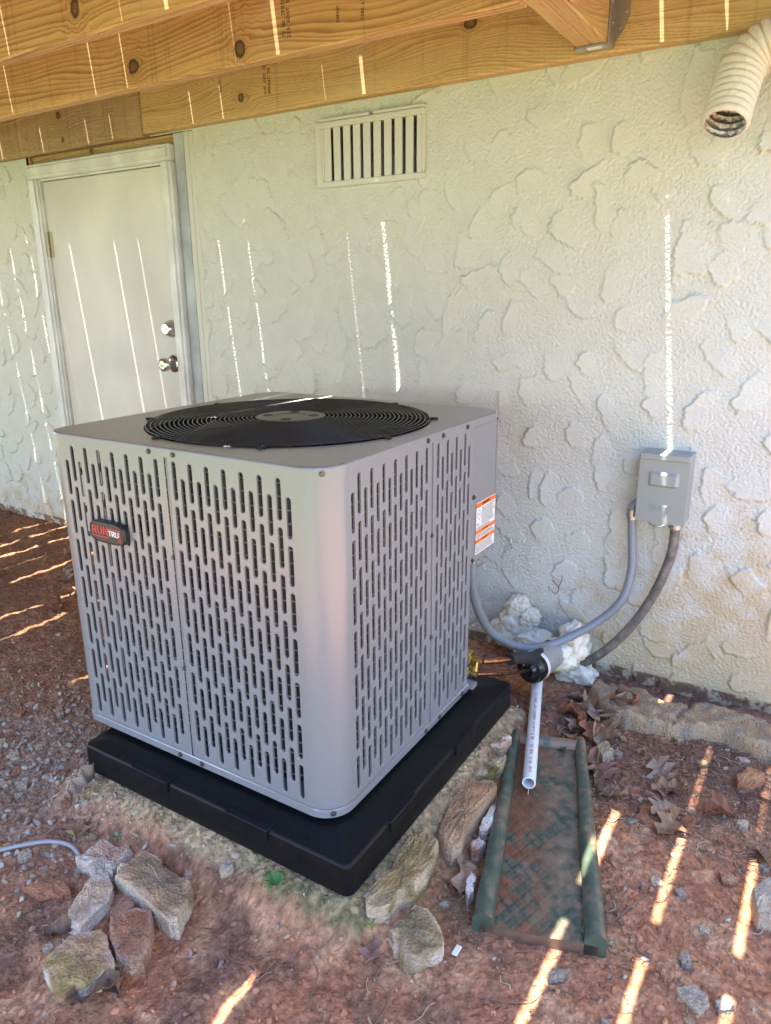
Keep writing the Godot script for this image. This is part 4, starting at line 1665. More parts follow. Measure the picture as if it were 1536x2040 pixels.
	for i in range(0, mb.idx.size(), 3):
		var sw := mb.idx[i]
		mb.idx[i] = mb.idx[i + 1]
		mb.idx[i + 1] = sw
	obj("hose_lining", mb, M.duct_in, hs)
	# dried tendril on the wall
	mb = MB.new()
	mb.tube(spline([Vector3(0.030, 0.120, -1.0925), Vector3(0.052, 0.102, -1.088), Vector3(0.046, 0.082, -1.086), Vector3(0.024, 0.090, -1.089), Vector3(0.020, 0.098, -1.092)], 6), 0.0012, 5)
	mb.tube(spline([Vector3(0.052, 0.102, -1.088), Vector3(0.060, 0.130, -1.090), Vector3(0.058, 0.140, -1.093)], 6), 0.0010, 5)
	var td := obj("vine_tendril", mb, mat(0.10, 0.065, 0.04, 0.9))
	tag(td, "thin dried brown vine tendril clinging to the stucco above the foam", "vine")

# ------------------------------------------------------------------ refrigerant lines, drain, foam
func blob(mb: MB, c: Vector3, s: Vector3, sd: float, am := 0.25, nu := 56, nv := 40) -> void:
	var f := mb.v.size()
	var pos := []
	for j in nv + 1:
		var th := PI * j / nv
		for i in nu:
			var ph := TAU * i / nu
			var d := Vector3(sin(th) * cos(ph), cos(th), sin(th) * sin(ph))
			var q := 1.0 + am * noise.get_noise_3d(d.x * 120.0 + sd, d.y * 120.0, d.z * 120.0) * 1.6 + am * 0.32 * noise2.get_noise_3d(d.x * 300.0 + sd, d.y * 300.0, d.z * 300.0)
			pos.append(c + d * s * q)
	for j in nv + 1:
		for i in nu:
			var a: Vector3 = pos[j * nu + (i + 1) % nu] - pos[j * nu + (i + nu - 1) % nu]
			var b: Vector3 = pos[mini(j + 1, nv) * nu + i] - pos[maxi(j - 1, 0) * nu + i]
			var p: Vector3 = pos[j * nu + i]
			var nn := a.cross(b)
			nn = (p - c).normalized() if nn.length() < 1e-9 else nn.normalized()
			if nn.dot(p - c) < 0.0:
				nn = -nn
			mb.vert(p, nn)
	for j in nv:
		for i in nu:
			var a := f + j * nu + i
			var b := f + j * nu + (i + 1) % nu
			mb.ind(a, b, b + nu)
			mb.ind(a, b + nu, a + nu)

func make_lines() -> void:
	# suction line
	var t := thing("refrigerant_line", "thick copper suction line running from the brass valve into black insulation", "pipe")
	var mb := MB.new()
	mb.tube(spline([Vector3(0.018, 0.062, -0.618), Vector3(0.040, 0.0565, -0.645), Vector3(0.060, 0.046, -0.69)], 8), 0.0078, 14)
	obj("copper_pipe", mb, M.copper, t)
	mb = MB.new()
	mb.tube(spline([Vector3(0.0605, 0.0455, -0.691), Vector3(0.070, 0.034, -0.735), Vector3(0.078, 0.006, -0.80), Vector3(0.085, -0.02, -0.90)], 8), 0.0165, 14)
	obj("insulation_sleeve", mb, M.insulation, t)
	t = thing("refrigerant_line", "thin copper liquid line curving into the black rubber end cap", "pipe")
	mb = MB.new()
	mb.tube(spline([Vector3(0.010, 0.0295, -0.605), Vector3(0.030, 0.022, -0.635), Vector3(0.047, 0.008, -0.675), Vector3(0.060, -0.010, -0.725), Vector3(0.070, -0.024, -0.772), Vector3(0.074, -0.031, -0.80)], 8), 0.0046, 12)
	obj("copper_pipe", mb, M.copper, t)
	mb = MB.new()
	mb.tube(PackedVector3Array([Vector3(0.026, 0.0238, -0.629), Vector3(0.033, 0.0205, -0.641)]), 0.0058, 12)
	obj("coupling", mb, M.copper, t)
	# wall sleeve with black end cap
	t = thing("pipe_sleeve", "foil wrapped pipe sleeve with a shiny black rubber end cap", "pipe sleeve")
	var a := Vector3(0.0745, -0.036, -0.805)
	var e := Vector3(0.112, -0.040, -1.075)
	var ax := (e - a).normalized()
	mb = MB.new()
	mb.lathe(a, ax, [Vector2(0.010, -0.006), Vector2(0.016, -0.008), Vector2(0.024, -0.002), Vector2(0.034, 0.001), Vector2(0.0405, 0.005), Vector2(0.0425, 0.012), Vector2(0.0425, 0.030), Vector2(0.0405, 0.032)], 32)
	obj("end_cap", mb, M.rubber, t)
	mb = MB.new()
	mb.lathe(a, ax, [Vector2(0.0405, 0.030), Vector2(0.0432, 0.031), Vector2(0.0432, 0.042), Vector2(0.0405, 0.043)], 32)
	obj("clamp_ring", mb, M.pvc, t)
	mb = MB.new()
	mb.tube(PackedVector3Array([a + ax * 0.03, a + ax * 0.08, a + ax * 0.135]), 0.0402, 28)
	obj("foil_wrap", mb, M.foil, t)
	# cable tie and stub
	mb = MB.new()
	torus(mb, Vector3.ZERO, 0.0128, 0.0016, 20, 6)
	var tie := obj("cable_tie", mb, M.black)
	tie.transform = Transform3D(Basis(Vector3(0.75, 0.2, 0.63).normalized().cross(Vector3.UP).normalized(), Vector3(0.75, 0.45, 0.5).normalized(), Vector3.ZERO), Vector3(0.090, -0.0030, -0.914))
	var yb := Vector3(0.089, 0.052, 0.07).normalized()
	var xb := yb.cross(Vector3.UP).normalized()
	tie.basis = Basis(xb, yb, xb.cross(yb))
	tag(tie, "black cable tie wrapped round the grey conduit", "cable tie")
	mb = MB.new()
	mb.tube(PackedVector3Array([Vector3(0.094, -0.030, -0.955), Vector3(0.122, -0.018, -0.978)]), 0.0042, 8)
	var stub := obj("copper_stub", mb, mat(0.13, 0.065, 0.045, 0.6, 0.3))
	tag(stub, "short dark copper stub sticking out beside the foil sleeve", "pipe")
	# drain
	t = thing("drain_pipe", "white plastic drain pipe with red print ending over the splash block", "pipe")
	var p0 := Vector3(0.0869, -0.1026, -0.90)
	var p1 := Vector3(0.2215, -0.0975, -0.429)
	p0 = p1 + (Vector3(0.0770, -0.1015, -0.87) - p1) * 1.45
	var dr := (p1 - p0).normalized()
	mb = MB.new()
	mb.tube(PackedVector3Array([p0, p1]), 0.0152, 28, false)
	obj("pipe_wall", mb, M.pvc, t)
	mb = MB.new()
	var n0 := mb.v.size()
	mb.lathe(p1, dr, [Vector2(0.0120, -0.06), Vector2(0.0120, 0.0)], 28)
	for i in mb.n.size():
		mb.n[i] = -mb.n[i]
	for i in range(0, mb.idx.size(), 3):
		var sw := mb.idx[i]
		mb.idx[i] = mb.idx[i + 1]
		mb.idx[i + 1] = sw
	mb.lathe(p1, dr, [Vector2(0.0152, 0.0), Vector2(0.0120, 0.0004)], 28)
	obj("pipe_mouth", mb, M.pvc, t)
	var side := dr.cross(Vector3.UP).normalized()
	var eye := (Vector3(0.6853, 0.9545, 0.9165) - p1).normalized()
	var up := Vector3(0.10, 0.93, 0.2)
	up = (up - dr * up.dot(dr)).normalized()
	var bas := Basis(-dr, up.cross(-dr).normalized(), up)
	var words := [["6/26", 0.030], ["09:12", 0.065], ["PLNC EXT.", 0.113], ["ABL CC", 0.165], ["an american co", 0.213], ["CHARLOTTE PIPE", 0.276], ["110907 1-1", 0.345]]
	for w in words:
		var small: bool = w[0] == "an american co"
		text_part("print", w[0], 0.0072 if small else 0.0092, M.red_ink, t, Transform3D(bas, p1 - dr * w[1] + up * 0.01495), 0.0010, "Droid Sans Mono", 0.95)
	mb = MB.new()
	mb.tube(PackedVector3Array([p1 + Vector3(0, -0.015, 0.0005), p1 + Vector3(0, -0.032, 0.001)]), 0.0009, 6)
	var wd := mat(0.6, 0.62, 0.62, 0.05)
	wd.metallic_specular = 0.8
	obj("water_drip", mb, wd, t)
	# expanding foam
	mb = MB.new()
	blob(mb, Vector3(-0.075, -0.055, -1.062), Vector3(0.062, 0.060, 0.045), 3.0)
	blob(mb, Vector3(-0.010, -0.080, -1.055), Vector3(0.070, 0.040, 0.045), 11.0)
	blob(mb, Vector3(-0.066, 0.018, -1.068), Vector3(0.036, 0.036, 0.034), 17.0)
	blob(mb, Vector3(-0.025, -0.006, -1.064), Vector3(0.032, 0.028, 0.036), 23.0)
	var fo := obj("expanding_foam", mb, M.foam)
	tag(fo, "lump of cream expanding foam on the wall behind the grey conduit", "foam", "foam lumps sealing the wall")
	mb = MB.new()
	blob(mb, Vector3(0.108, -0.052, -0.965), Vector3(0.046, 0.046, 0.046), 61.0)
	blob(mb, Vector3(0.128, -0.030, -1.010), Vector3(0.044, 0.058, 0.055), 67.0)
	blob(mb, Vector3(0.120, -0.075, -1.058), Vector3(0.048, 0.078, 0.044), 31.0)
	blob(mb, Vector3(0.138, -0.140, -1.035), Vector3(0.062, 0.044, 0.050), 41.0)
	blob(mb, Vector3(0.080, -0.130, -1.045), Vector3(0.045, 0.030, 0.045), 51.0)
	fo = obj("expanding_foam", mb, M.foam)
	tag(fo, "cream expanding foam round the brown conduit's wall entry at ground level", "foam", "foam lumps sealing the wall")

	var xf := []
	var cs := PackedColorArray()
	for k in 150:
		var x := rng.randfn(-0.100, 0.026)
		var y := rng.randfn(0.195, 0.038)
		var q := 0.0012 + 0.0030 * pow(rng.randf(), 2.5)
		xf.append(Transform3D(Basis.from_scale(Vector3(q, q * 1.1, q * 0.7)), Vector3(x, y, WALL_Z + 0.0035)))
		cs.append(Color(0.70, 0.68, 0.60))
	bits("foam_spatter", "white foam crumbs spattered on the stucco beside the warning label", "foam", clod_mesh(71.0), M.grit, xf, cs)

# ------------------------------------------------------------------ splash block
func make_splash_block() -> void:
	var t := thing("splash_block", "muddy green plastic splash block with a diamond pattern under the drain", "splash block")
	var o := Vector3(0.190, -0.150, -0.644)
	var ax := Vector3(0.182, 0.0, 0.558).normalized()
	var sd := Vector3(ax.z, 0, -ax.x)
	var L := 0.587
	var green := Color(0.088, 0.118, 0.078)
	var mud := Color(0.32, 0.19, 0.115)
	var wet := Color(0.21, 0.075, 0.035)
	var nf := func(p: Vector3, s: float) -> float:
		return noise2.get_noise_2d(p.x * s, p.z * s)
	var half := func(s: float) -> float:
		return lerpf(0.091, 0.117, s / L)
	var drop := func(s: float) -> float:
		return 0.010 * (1.0 - s / L)
	# floor
	var mb := MB.new()
	mb.colored = true
	var nl := 170
	var nw := 62
	for i in nl + 1:
		var s := L * i / nl
		var hw: float = half.call(s) - 0.012
		for j in nw + 1:
			var u := lerpf(-hw, hw, float(j) / nw)
			var p := o + ax * s + sd * u
			var a := fposmod((s * 0.72 + u) / 0.0235, 1.0)
			var b := fposmod((s * 0.72 - u) / 0.0235, 1.0)
			var g := minf(minf(a, 1.0 - a), minf(b, 1.0 - b))
			var pat := sm(0.03, 0.10, g)
			var m1: float = nf.call(p, 900.0)
			var m2: float = nf.call(p, 2600.0)
			var y: float = 0.014 + drop.call(s) + 0.0024 * pat
			var left := sm(0.55, -0.45, u / hw + 0.3 * m1)
			var muddy := sm(-0.35, 0.35, 0.8 * m1 + 0.9 * m2 - 0.22 * s / L + 0.28)
			y += 0.0012 * muddy * (1.0 - pat)
			p.y += y
			var c := green.lerp(mud, muddy * 0.72 * (0.75 + 0.25 * (1.0 - pat)))
			c = c.lerp(wet, left * clampf(0.6 * (1.0 - pat) + sm(-0.3, 0.25, m1 + 0.5 * m2 + 0.05), 0.0, 0.9))
			c = c * (1.0 + 0.22 * m2)
			mb.col = c
			mb.vert(p, Vector3.UP)
	for i in nl + 1:
		for j in nw + 1:
			var k := i * (nw + 1) + j
			var dx := mb.v[i * (nw + 1) + mini(j + 1, nw)] - mb.v[i * (nw + 1) + maxi(j - 1, 0)]
			var dz := mb.v[mini(i + 1, nl) * (nw + 1) + j] - mb.v[maxi(i - 1, 0) * (nw + 1) + j]
			var nn := dz.cross(dx).normalized()
			mb.n[k] = nn if nn.y > 0 else -nn
	for i in nl:
		for j in nw:
			var a := i * (nw + 1) + j
			mb.ind(a, a + 1, a + nw + 2)
			mb.ind(a, a + nw + 2, a + nw + 1)
	# front lip of the floor
	mb.col = mud * 0.7
	for j in nw:
		var a := mb.v[nl * (nw + 1) + j]
		var b := mb.v[nl * (nw + 1) + j + 1]
		mb.quad(a, b, Vector3(b.x, -0.17, b.z), Vector3(a.x, -0.17, a.z), ax)
	obj("channel_floor", mb, M.plastic, t)
	# rims
	for side in [-1.0, 1.0]:
		mb = MB.new()
		mb.colored = true
		rim(mb, o, ax, sd, L, side, half, green, mud, nf)
		obj("rim", mb, M.plastic, t)
	mb = MB.new()
	mb.colored = true
	var n1 := 40
	var sec := 10
	for i in n1 + 1:
		var u := lerpf(-0.080, 0.080, float(i) / n1)
		for j in sec + 1:
			var a := PI * j / sec
			var p := o + sd * u + ax * (0.014 - 0.014 * cos(a)) + Vector3(0, 0.030 + 0.016 * sin(a) if j > 0 and j < sec else 0.0, 0)
			var nn := (-ax * cos(a) + Vector3.UP * sin(a)).normalized()
			var m1: float = nf.call(p, 1500.0)
			mb.col = green.lerp(mud, 0.8 * sm(-0.05, 0.2, m1))
			mb.vert(p, nn)
	for i in n1:
		for j in sec:
			var a := i * (sec + 1) + j
			mb.ind(a, a + 1, a + sec + 2)
			mb.ind(a, a + sec + 2, a + sec + 1)
	obj("back_rim", mb, M.plastic, t)

func rim(mb: MB, o: Vector3, ax: Vector3, sd: Vector3, L: float, side: float, half: Callable, green: Color, mud: Color, nf: Callable) -> void:
	var nl := 90
	var sec := 14
	for i in nl + 1:
		var s := L * i / nl
		var hw: float = half.call(s)
		var top := lerpf(0.050, 0.042, s / L)
		var wd := lerpf(0.0125, 0.0190, s / L)
		for j in sec + 1:
			var a := PI * j / sec
			var u: float = side * (hw - wd + wd * cos(a))
			var yy := (top - 0.016) + 0.016 * sin(a)
			if j == 0:
				yy = -0.02
			if j == sec:
				yy = 0.008
			var p := o + ax * s + sd * u + Vector3(0, yy, 0)
			var nn := (sd * side * cos(a) + Vector3.UP * (sin(a) if j > 0 and j < sec else 0.1)).normalized()
			var m1: float = nf.call(p, 1100.0)
			var m2: float = nf.call(p, 3500.0)
			var c := green.lerp(mud, 0.6 * sm(-0.05, 0.5, 0.7 * m1 + 0.9 * m2))
			mb.col = c * (1.0 + 0.2 * m2)
			mb.vert(p, nn)
	for i in nl:
		for j in sec:
			var a := i * (sec + 1) + j
			mb.ind(a, a + 1, a + sec + 2)
			mb.ind(a, a + sec + 2, a + sec + 1)
	# end faces
	for e in [0, nl]:
		var d := -ax if e == 0 else ax
		for j in sec:
			mb.col = green
			mb.tri(mb.v[e * (sec + 1) + j], mb.v[e * (sec + 1) + j + 1], mb.v[e * (sec + 1) + sec] - Vector3(0, 0.03, 0), d)

# ------------------------------------------------------------------ stones
func stone(pts: PackedVector2Array, y0: float, h: float, top: Color, flank: Color, sd: float, rough := 1.0, patch := Color(0, 0, 0), share := 0.0) -> MB:
	var mb := MB.new()
	mb.colored = true
	var ring := PackedVector2Array()
	var m := pts.size()
	var c := Vector2.ZERO
	for k in m:
		c += pts[k] / m
	var per := maxi(2, int(44.0 / m))
	for k in m:
		for j in per:
			var t := float(j) / per
			var p := pts[k].lerp(pts[(k + 1) % m], t)
			var q := (noise2.get_noise_2d(p.x * 2600.0 + sd * 31.0, p.y * 2600.0) * 0.0055 + noise.get_noise_2d(p.x * 9000.0, p.y * 9000.0) * 0.0022) * rough
			ring.append(p + (p - c).normalized() * q)
	m = ring.size()
	var size := 0.0
	for k in m:
		size += ring[k].distance_to(c) / m
	# levels: inset share, height share
	var lev := [[1.0, -0.3], [1.02, 0.2], [1.02, 0.6], [1.0, 0.88], [0.965, 0.98], [0.86, 1.0], [0.68, 1.02], [0.46, 1.03], [0.22, 1.04]]
	var nv := lev.size()
	for i in nv:
		for k in m:
			var p: Vector2 = c + (ring[k] - c) * lev[i][0]
			var w := noise2.get_noise_3d(p.x * 1300.0, lev[i][1] * 60.0 + sd * 17.0, p.y * 1300.0)
			var w2 := noise.get_noise_2d(p.x * 2000.0 + sd * 9.0, p.y * 2000.0)
			var y: float = y0 + h * lev[i][1] + (0.006 * w2 + 0.004 * w + 0.0035 * noise.get_noise_2d(p.x * 7000.0, p.y * 7000.0)) * rough * minf(1.0, size / 0.03) * (1.0 if i > 2 else 0.3)
			if i > 0 and i < 4:
				p += (ring[k] - c).normalized() * w * 0.006 * rough
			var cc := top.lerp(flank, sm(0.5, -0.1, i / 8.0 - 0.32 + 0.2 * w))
			var n3 := noise2.get_noise_3d(p.x * 900.0 + 70.0 + sd, y * 900.0, p.y * 900.0)
			if share > 0.0:
				cc = cc.lerp(patch, sm(0.25, -0.05, n3 + 0.45 - share))
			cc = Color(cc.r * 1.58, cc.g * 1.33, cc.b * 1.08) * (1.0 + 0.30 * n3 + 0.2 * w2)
			mb.col = cc
			mb.vert(Vector3(p.x, y, p.y), Vector3.UP)
	mb.col = top
	var tip := mb.vert(Vector3(c.x, y0 + h * 1.03, c.y), Vector3.UP)
	# broken stone: every facet keeps its own edge
	var o := MB.new()
	o.colored = true
	for i in nv - 1:
		for k in m:
			var a := i * m + k
			var b := i * m + (k + 1) % m
			var outw := Vector3(ring[k].x - c.x, 0.004 if i < 3 else 1.0, ring[k].y - c.y)
			facet(o, mb, a, b, b + m, outw)
			facet(o, mb, a, b + m, a + m, outw)
	for k in m:
		facet(o, mb, (nv - 1) * m + k, (nv - 1) * m + (k + 1) % m, tip, Vector3.UP)
	return o

func facet(o: MB, s: MB, a: int, b: int, d: int, outw: Vector3) -> void:
	var nn := (s.v[b] - s.v[a]).cross(s.v[d] - s.v[a])
	if nn.length() < 1e-14:
		return
	nn = nn.normalized()
	if nn.dot(outw) < 0.0:
		nn = -nn
	o.col = s.c[a]
	var i := o.vert(s.v[a], nn)
	o.col = s.c[b]
	o.vert(s.v[b], nn)
	o.col = s.c[d]
	o.vert(s.v[d], nn)
	o.ind(i, i + 1, i + 2)

func flat2(a: Array) -> PackedVector2Array:
	var o := PackedVector2Array()
	for k in range(0, a.size(), 2):
		o.append(Vector2(a[k], a[k + 1]))
	return o

func make_stones() -> void:
	var tan := Color(0.38, 0.28, 0.185)
	var white := Color(0.60, 0.57, 0.52)
	var redc := Color(0.30, 0.155, 0.10)
	var grey := Color(0.36, 0.33, 0.28)
	var moss := Color(0.155, 0.145, 0.06)
	var gold := Color(0.36, 0.285, 0.14)
	var list := [
		["concrete_chunk", "pale concrete chunk with a notched edge beside the grey cable end", 0.03, Color(0.42, 0.30, 0.23), white, white, 0.3, [-0.479, 0.224, -0.482, 0.167, -0.438, 0.164, -0.422, 0.148, -0.402, 0.157, -0.396, 0.190, -0.385, 0.214, -0.395, 0.231, -0.422, 0.237, -0.454, 0.225]],
		["concrete_chunk", "whitish elongated concrete chunk lying between the cable and the red stone", 0.03, Color(0.42, 0.34, 0.25), white, white, 0.42, [-0.414, 0.247, -0.387, 0.221, -0.359, 0.233, -0.336, 0.258, -0.330, 0.296, -0.322, 0.334, -0.360, 0.336, -0.375, 0.323, -0.390, 0.295]],
		["concrete_chunk", "large tan slab of broken concrete in front of the pad", 0.045, Color(0.45, 0.315, 0.20), Color(0.46, 0.43, 0.36), Color(0.30, 0.235, 0.16), 0.2, [-0.361, 0.224, -0.377, 0.203, -0.370, 0.154, -0.315, 0.150, -0.300, 0.161, -0.249, 0.164, -0.233, 0.158, -0.210, 0.172, -0.195, 0.199, -0.182, 0.236, -0.195, 0.244, -0.250, 0.238, -0.315, 0.230]],
		["stone", "reddish brown stone touching the large tan slab", 0.035, redc, Color(0.42, 0.34, 0.28), Color(0.34, 0.22, 0.15), 0.2, [-0.303, 0.285, -0.290, 0.268, -0.252, 0.236, -0.221, 0.261, -0.192, 0.289, -0.178, 0.316, -0.195, 0.331, -0.223, 0.336, -0.245, 0.329]],
		["stone", "broad tan stone with a whitish edge below the red stone", 0.035, Color(0.35, 0.245, 0.155), white, gold, 0.28, [-0.312, 0.413, -0.325, 0.378, -0.321, 0.347, -0.287, 0.314, -0.253, 0.326, -0.220, 0.342, -0.201, 0.361, -0.209, 0.384, -0.225, 0.404, -0.266, 0.426, -0.289, 0.418]],
		["concrete_chunk", "mossy yellow green concrete chunk wedged against the pad's side", 0.035, Color(0.27, 0.215, 0.105), Color(0.42, 0.38, 0.30), moss, 0.4, [0.088, 0.031, 0.093, -0.043, 0.084, -0.135, 0.093, -0.157, 0.114, -0.156, 0.140, -0.146, 0.152, -0.101, 0.158, -0.047, 0.158, -0.020, 0.139, 0.001, 0.140, 0.034, 0.118, 0.060, 0.105, 0.060]],
		["concrete_chunk", "grey tan concrete chunk with one bright white broken face", 0.045, Color(0.33, 0.275, 0.185), white, Color(0.25, 0.215, 0.13), 0.25, [0.152, 0.060, 0.152, 0.036, 0.165, -0.013, 0.188, -0.020, 0.206, -0.007, 0.243, 0.025, 0.242, 0.047, 0.225, 0.080, 0.201, 0.087, 0.173, 0.074]],
		["concrete_chunk", "thick orange tan concrete slab between the pad and the splash block", 0.05, Color(0.40, 0.26, 0.15), Color(0.36, 0.30, 0.22), Color(0.34, 0.24, 0.15), 0.2, [0.112, -0.232, 0.104, -0.278, 0.106, -0.344, 0.155, -0.388, 0.168, -0.372, 0.166, -0.332, 0.165, -0.227, 0.168, -0.208, 0.178, -0.174, 0.168, -0.155, 0.150, -0.159, 0.125, -0.177]],
		["stone", "knobbly yellowish stone above the thick tan slab", 0.03, Color(0.42, 0.37, 0.25), Color(0.36, 0.31, 0.2), moss, 0.15, [0.101, -0.390, 0.122, -0.462, 0.141, -0.492, 0.149, -0.452, 0.138, -0.401, 0.115, -0.386]],
		["stone", "small bright white stone beside the pad's far edge", 0.03, Color(0.66, 0.65, 0.61), Color(0.5, 0.42, 0.33), tan, 0.1, [0.097, -0.494, 0.116, -0.556, 0.130, -0.551, 0.119, -0.502]],
		["stone", "grey stone crossed by a sun stripe", 0.04, grey, grey, Color(0.26, 0.22, 0.17), 0.25, [0.682, -0.373, 0.696, -0.412, 0.717, -0.430, 0.734, -0.387, 0.728, -0.332, 0.699, -0.314]],
		["stone", "flat pinkish grey stone alone on the bare clay", 0.018, Color(0.40, 0.29, 0.245), redc, grey, 0.25, [0.600, -0.109, 0.618, -0.129, 0.645, -0.123, 0.651, -0.105, 0.638, -0.088, 0.607, -0.095]],
		["stone", "small grey green angular stone by the splash block's back corner", 0.03, Color(0.31, 0.28, 0.19), grey, moss, 0.2, [0.300, -0.674, 0.315, -0.720, 0.342, -0.690, 0.326, -0.657]],
		["stone", "flat tan stone in front of the concrete footing", 0.022, Color(0.36, 0.215, 0.12), redc, redc, 0.1, [0.612, -0.752, 0.634, -0.801, 0.667, -0.796, 0.667, -0.763, 0.647, -0.722, 0.616, -0.711]],
		["clay_shard", "thin flat brown shard right of the splash block", 0.010, Color(0.33, 0.175, 0.11), redc, Color(0.28, 0.13, 0.08), 0.2, [0.440, -0.498, 0.448, -0.552, 0.499, -0.558, 0.506, -0.570, 0.555, -0.568, 0.544, -0.507, 0.512, -0.516, 0.502, -0.481]],
		["stone", "small round orange stone below the foam", 0.03, Color(0.42, 0.20, 0.10), redc, redc, 0.1, [0.218, -0.792, 0.212, -0.832, 0.224, -0.839, 0.240, -0.812, 0.244, -0.773, 0.234, -0.763]],
		["plaster_lump", "crumbly white plaster lumps along the thick tan slab's edge", 0.036, Color(0.64, 0.62, 0.60), Color(0.45, 0.38, 0.33), Color(0.32, 0.22, 0.18), 0.22, [0.171, -0.380, 0.184, -0.357, 0.184, -0.328, 0.196, -0.290, 0.194, -0.272, 0.190, -0.262, 0.183, -0.255, 0.176, -0.260, 0.172, -0.300, 0.170, -0.340]],
		["plaster_lump", "bluish white plaster lump at the foot of the thick tan slab", 0.03, Color(0.62, 0.63, 0.64), Color(0.4, 0.36, 0.33), redc, 0.1, [0.180, -0.219, 0.184, -0.247, 0.204, -0.239, 0.201, -0.208, 0.190, -0.198]],
		["plaster_lump", "white plaster lump leaning on the splash block's rim", 0.03, Color(0.64, 0.64, 0.63), Color(0.42, 0.38, 0.35), grey, 0.1, [0.212, -0.128, 0.212, -0.152, 0.226, -0.143, 0.236, -0.109, 0.234, -0.090, 0.224, -0.100]],
		["stone", "small pinkish stone between the whitish chunk and the red stone", 0.025, Color(0.33, 0.21, 0.16), redc, white, 0.15, [-0.322, 0.262, -0.300, 0.238, -0.285, 0.243, -0.290, 0.262, -0.306, 0.283]],
		["stone", "long reddish stone left of the whitish chunk", 0.014, Color(0.36, 0.19, 0.115), redc, redc, 0.1, [-0.520, 0.318, -0.500, 0.285, -0.455, 0.268, -0.430, 0.277, -0.440, 0.296, -0.480, 0.318]],
	]
	var k := 0.0
	for s in list:
		var pts := flat2(s[7])
		var c := Vector2.ZERO
		for p in pts:
			c += p / pts.size()
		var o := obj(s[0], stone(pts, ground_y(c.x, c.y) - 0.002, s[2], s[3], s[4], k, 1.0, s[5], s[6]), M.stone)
		tag(o, s[1], "stone" if s[0] == "stone" else ("plaster" if s[0] == "plaster_lump" else ("shard" if s[0] == "clay_shard" else "concrete")))
		k += 1.0
	# footing along the foot of the wall
	var fp := flat2([0.190, -1.02, 0.205, -0.930, 0.250, -0.865, 0.300, -0.838, 0.356, -0.836, 0.430, -0.848, 0.500, -0.872, 0.546, -0.892, 0.591, -0.886, 0.638, -0.872, 0.70, -0.868, 0.85, -0.88, 1.05, -0.87, 1.15, -0.9, 1.15, -1.02, 0.95, -1.03, 0.75, -1.02, 0.662, -1.005, 0.591, -1.02, 0.546, -1.02, 0.498, -1.022, 0.437, -0.985, 0.401, -0.975, 0.346, -1.01, 0.288, -1.005, 0.24, -0.985])
	var mb := footing(fp)
	var ft := obj("concrete_footing", mb, M.stone)
	tag(ft, "rough tan concrete footing ledge along the foot of the stucco wall", "footing")
	# loose pebbles big enough to pick out
	var shapes := []
	for q in 4:
		var ring := PackedVector2Array()
		for j in 9:
			var a := TAU * j / 9
			ring.append(Vector2(cos(a), sin(a)) * 0.012 * rng.randf_range(0.7, 1.15))
		var cs := [Color(0.50, 0.45, 0.37), Color(0.36, 0.21, 0.14), Color(0.42, 0.33, 0.22), Color(0.34, 0.31, 0.27)]
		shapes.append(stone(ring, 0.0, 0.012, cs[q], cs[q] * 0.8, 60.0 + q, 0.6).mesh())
	var kinds := ["pale", "reddish", "tan", "grey"]
	var zones := [[-1.15, -0.60, -0.12, 0.30, 46, "in the gravel bed left of the pad"], [-0.62, -0.15, 0.10, 0.55, 18, "on the clay in front of the pad"], [0.20, 0.70, -0.86, -0.62, 20, "in the litter before the footing"], [0.42, 0.78, -0.60, 0.10, 26, "on the bare clay right of the splash block"]]
	for z in zones:
		for n in int(z[4]):
			var q := rng.randi_range(0, 3)
			if z[0] < -1.0 and rng.randf() < 0.5:
				q = 0
			var x := rng.randf_range(z[0], z[1])
			var zz := rng.randf_range(z[2], z[3])
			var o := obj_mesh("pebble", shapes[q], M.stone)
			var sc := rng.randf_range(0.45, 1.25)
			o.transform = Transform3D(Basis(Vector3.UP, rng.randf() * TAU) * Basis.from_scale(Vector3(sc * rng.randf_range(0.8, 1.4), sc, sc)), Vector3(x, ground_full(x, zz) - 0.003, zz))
			tag(o, "small loose %s pebble %s" % [kinds[q], z[5]], "pebble", "loose pebbles " + z[5])

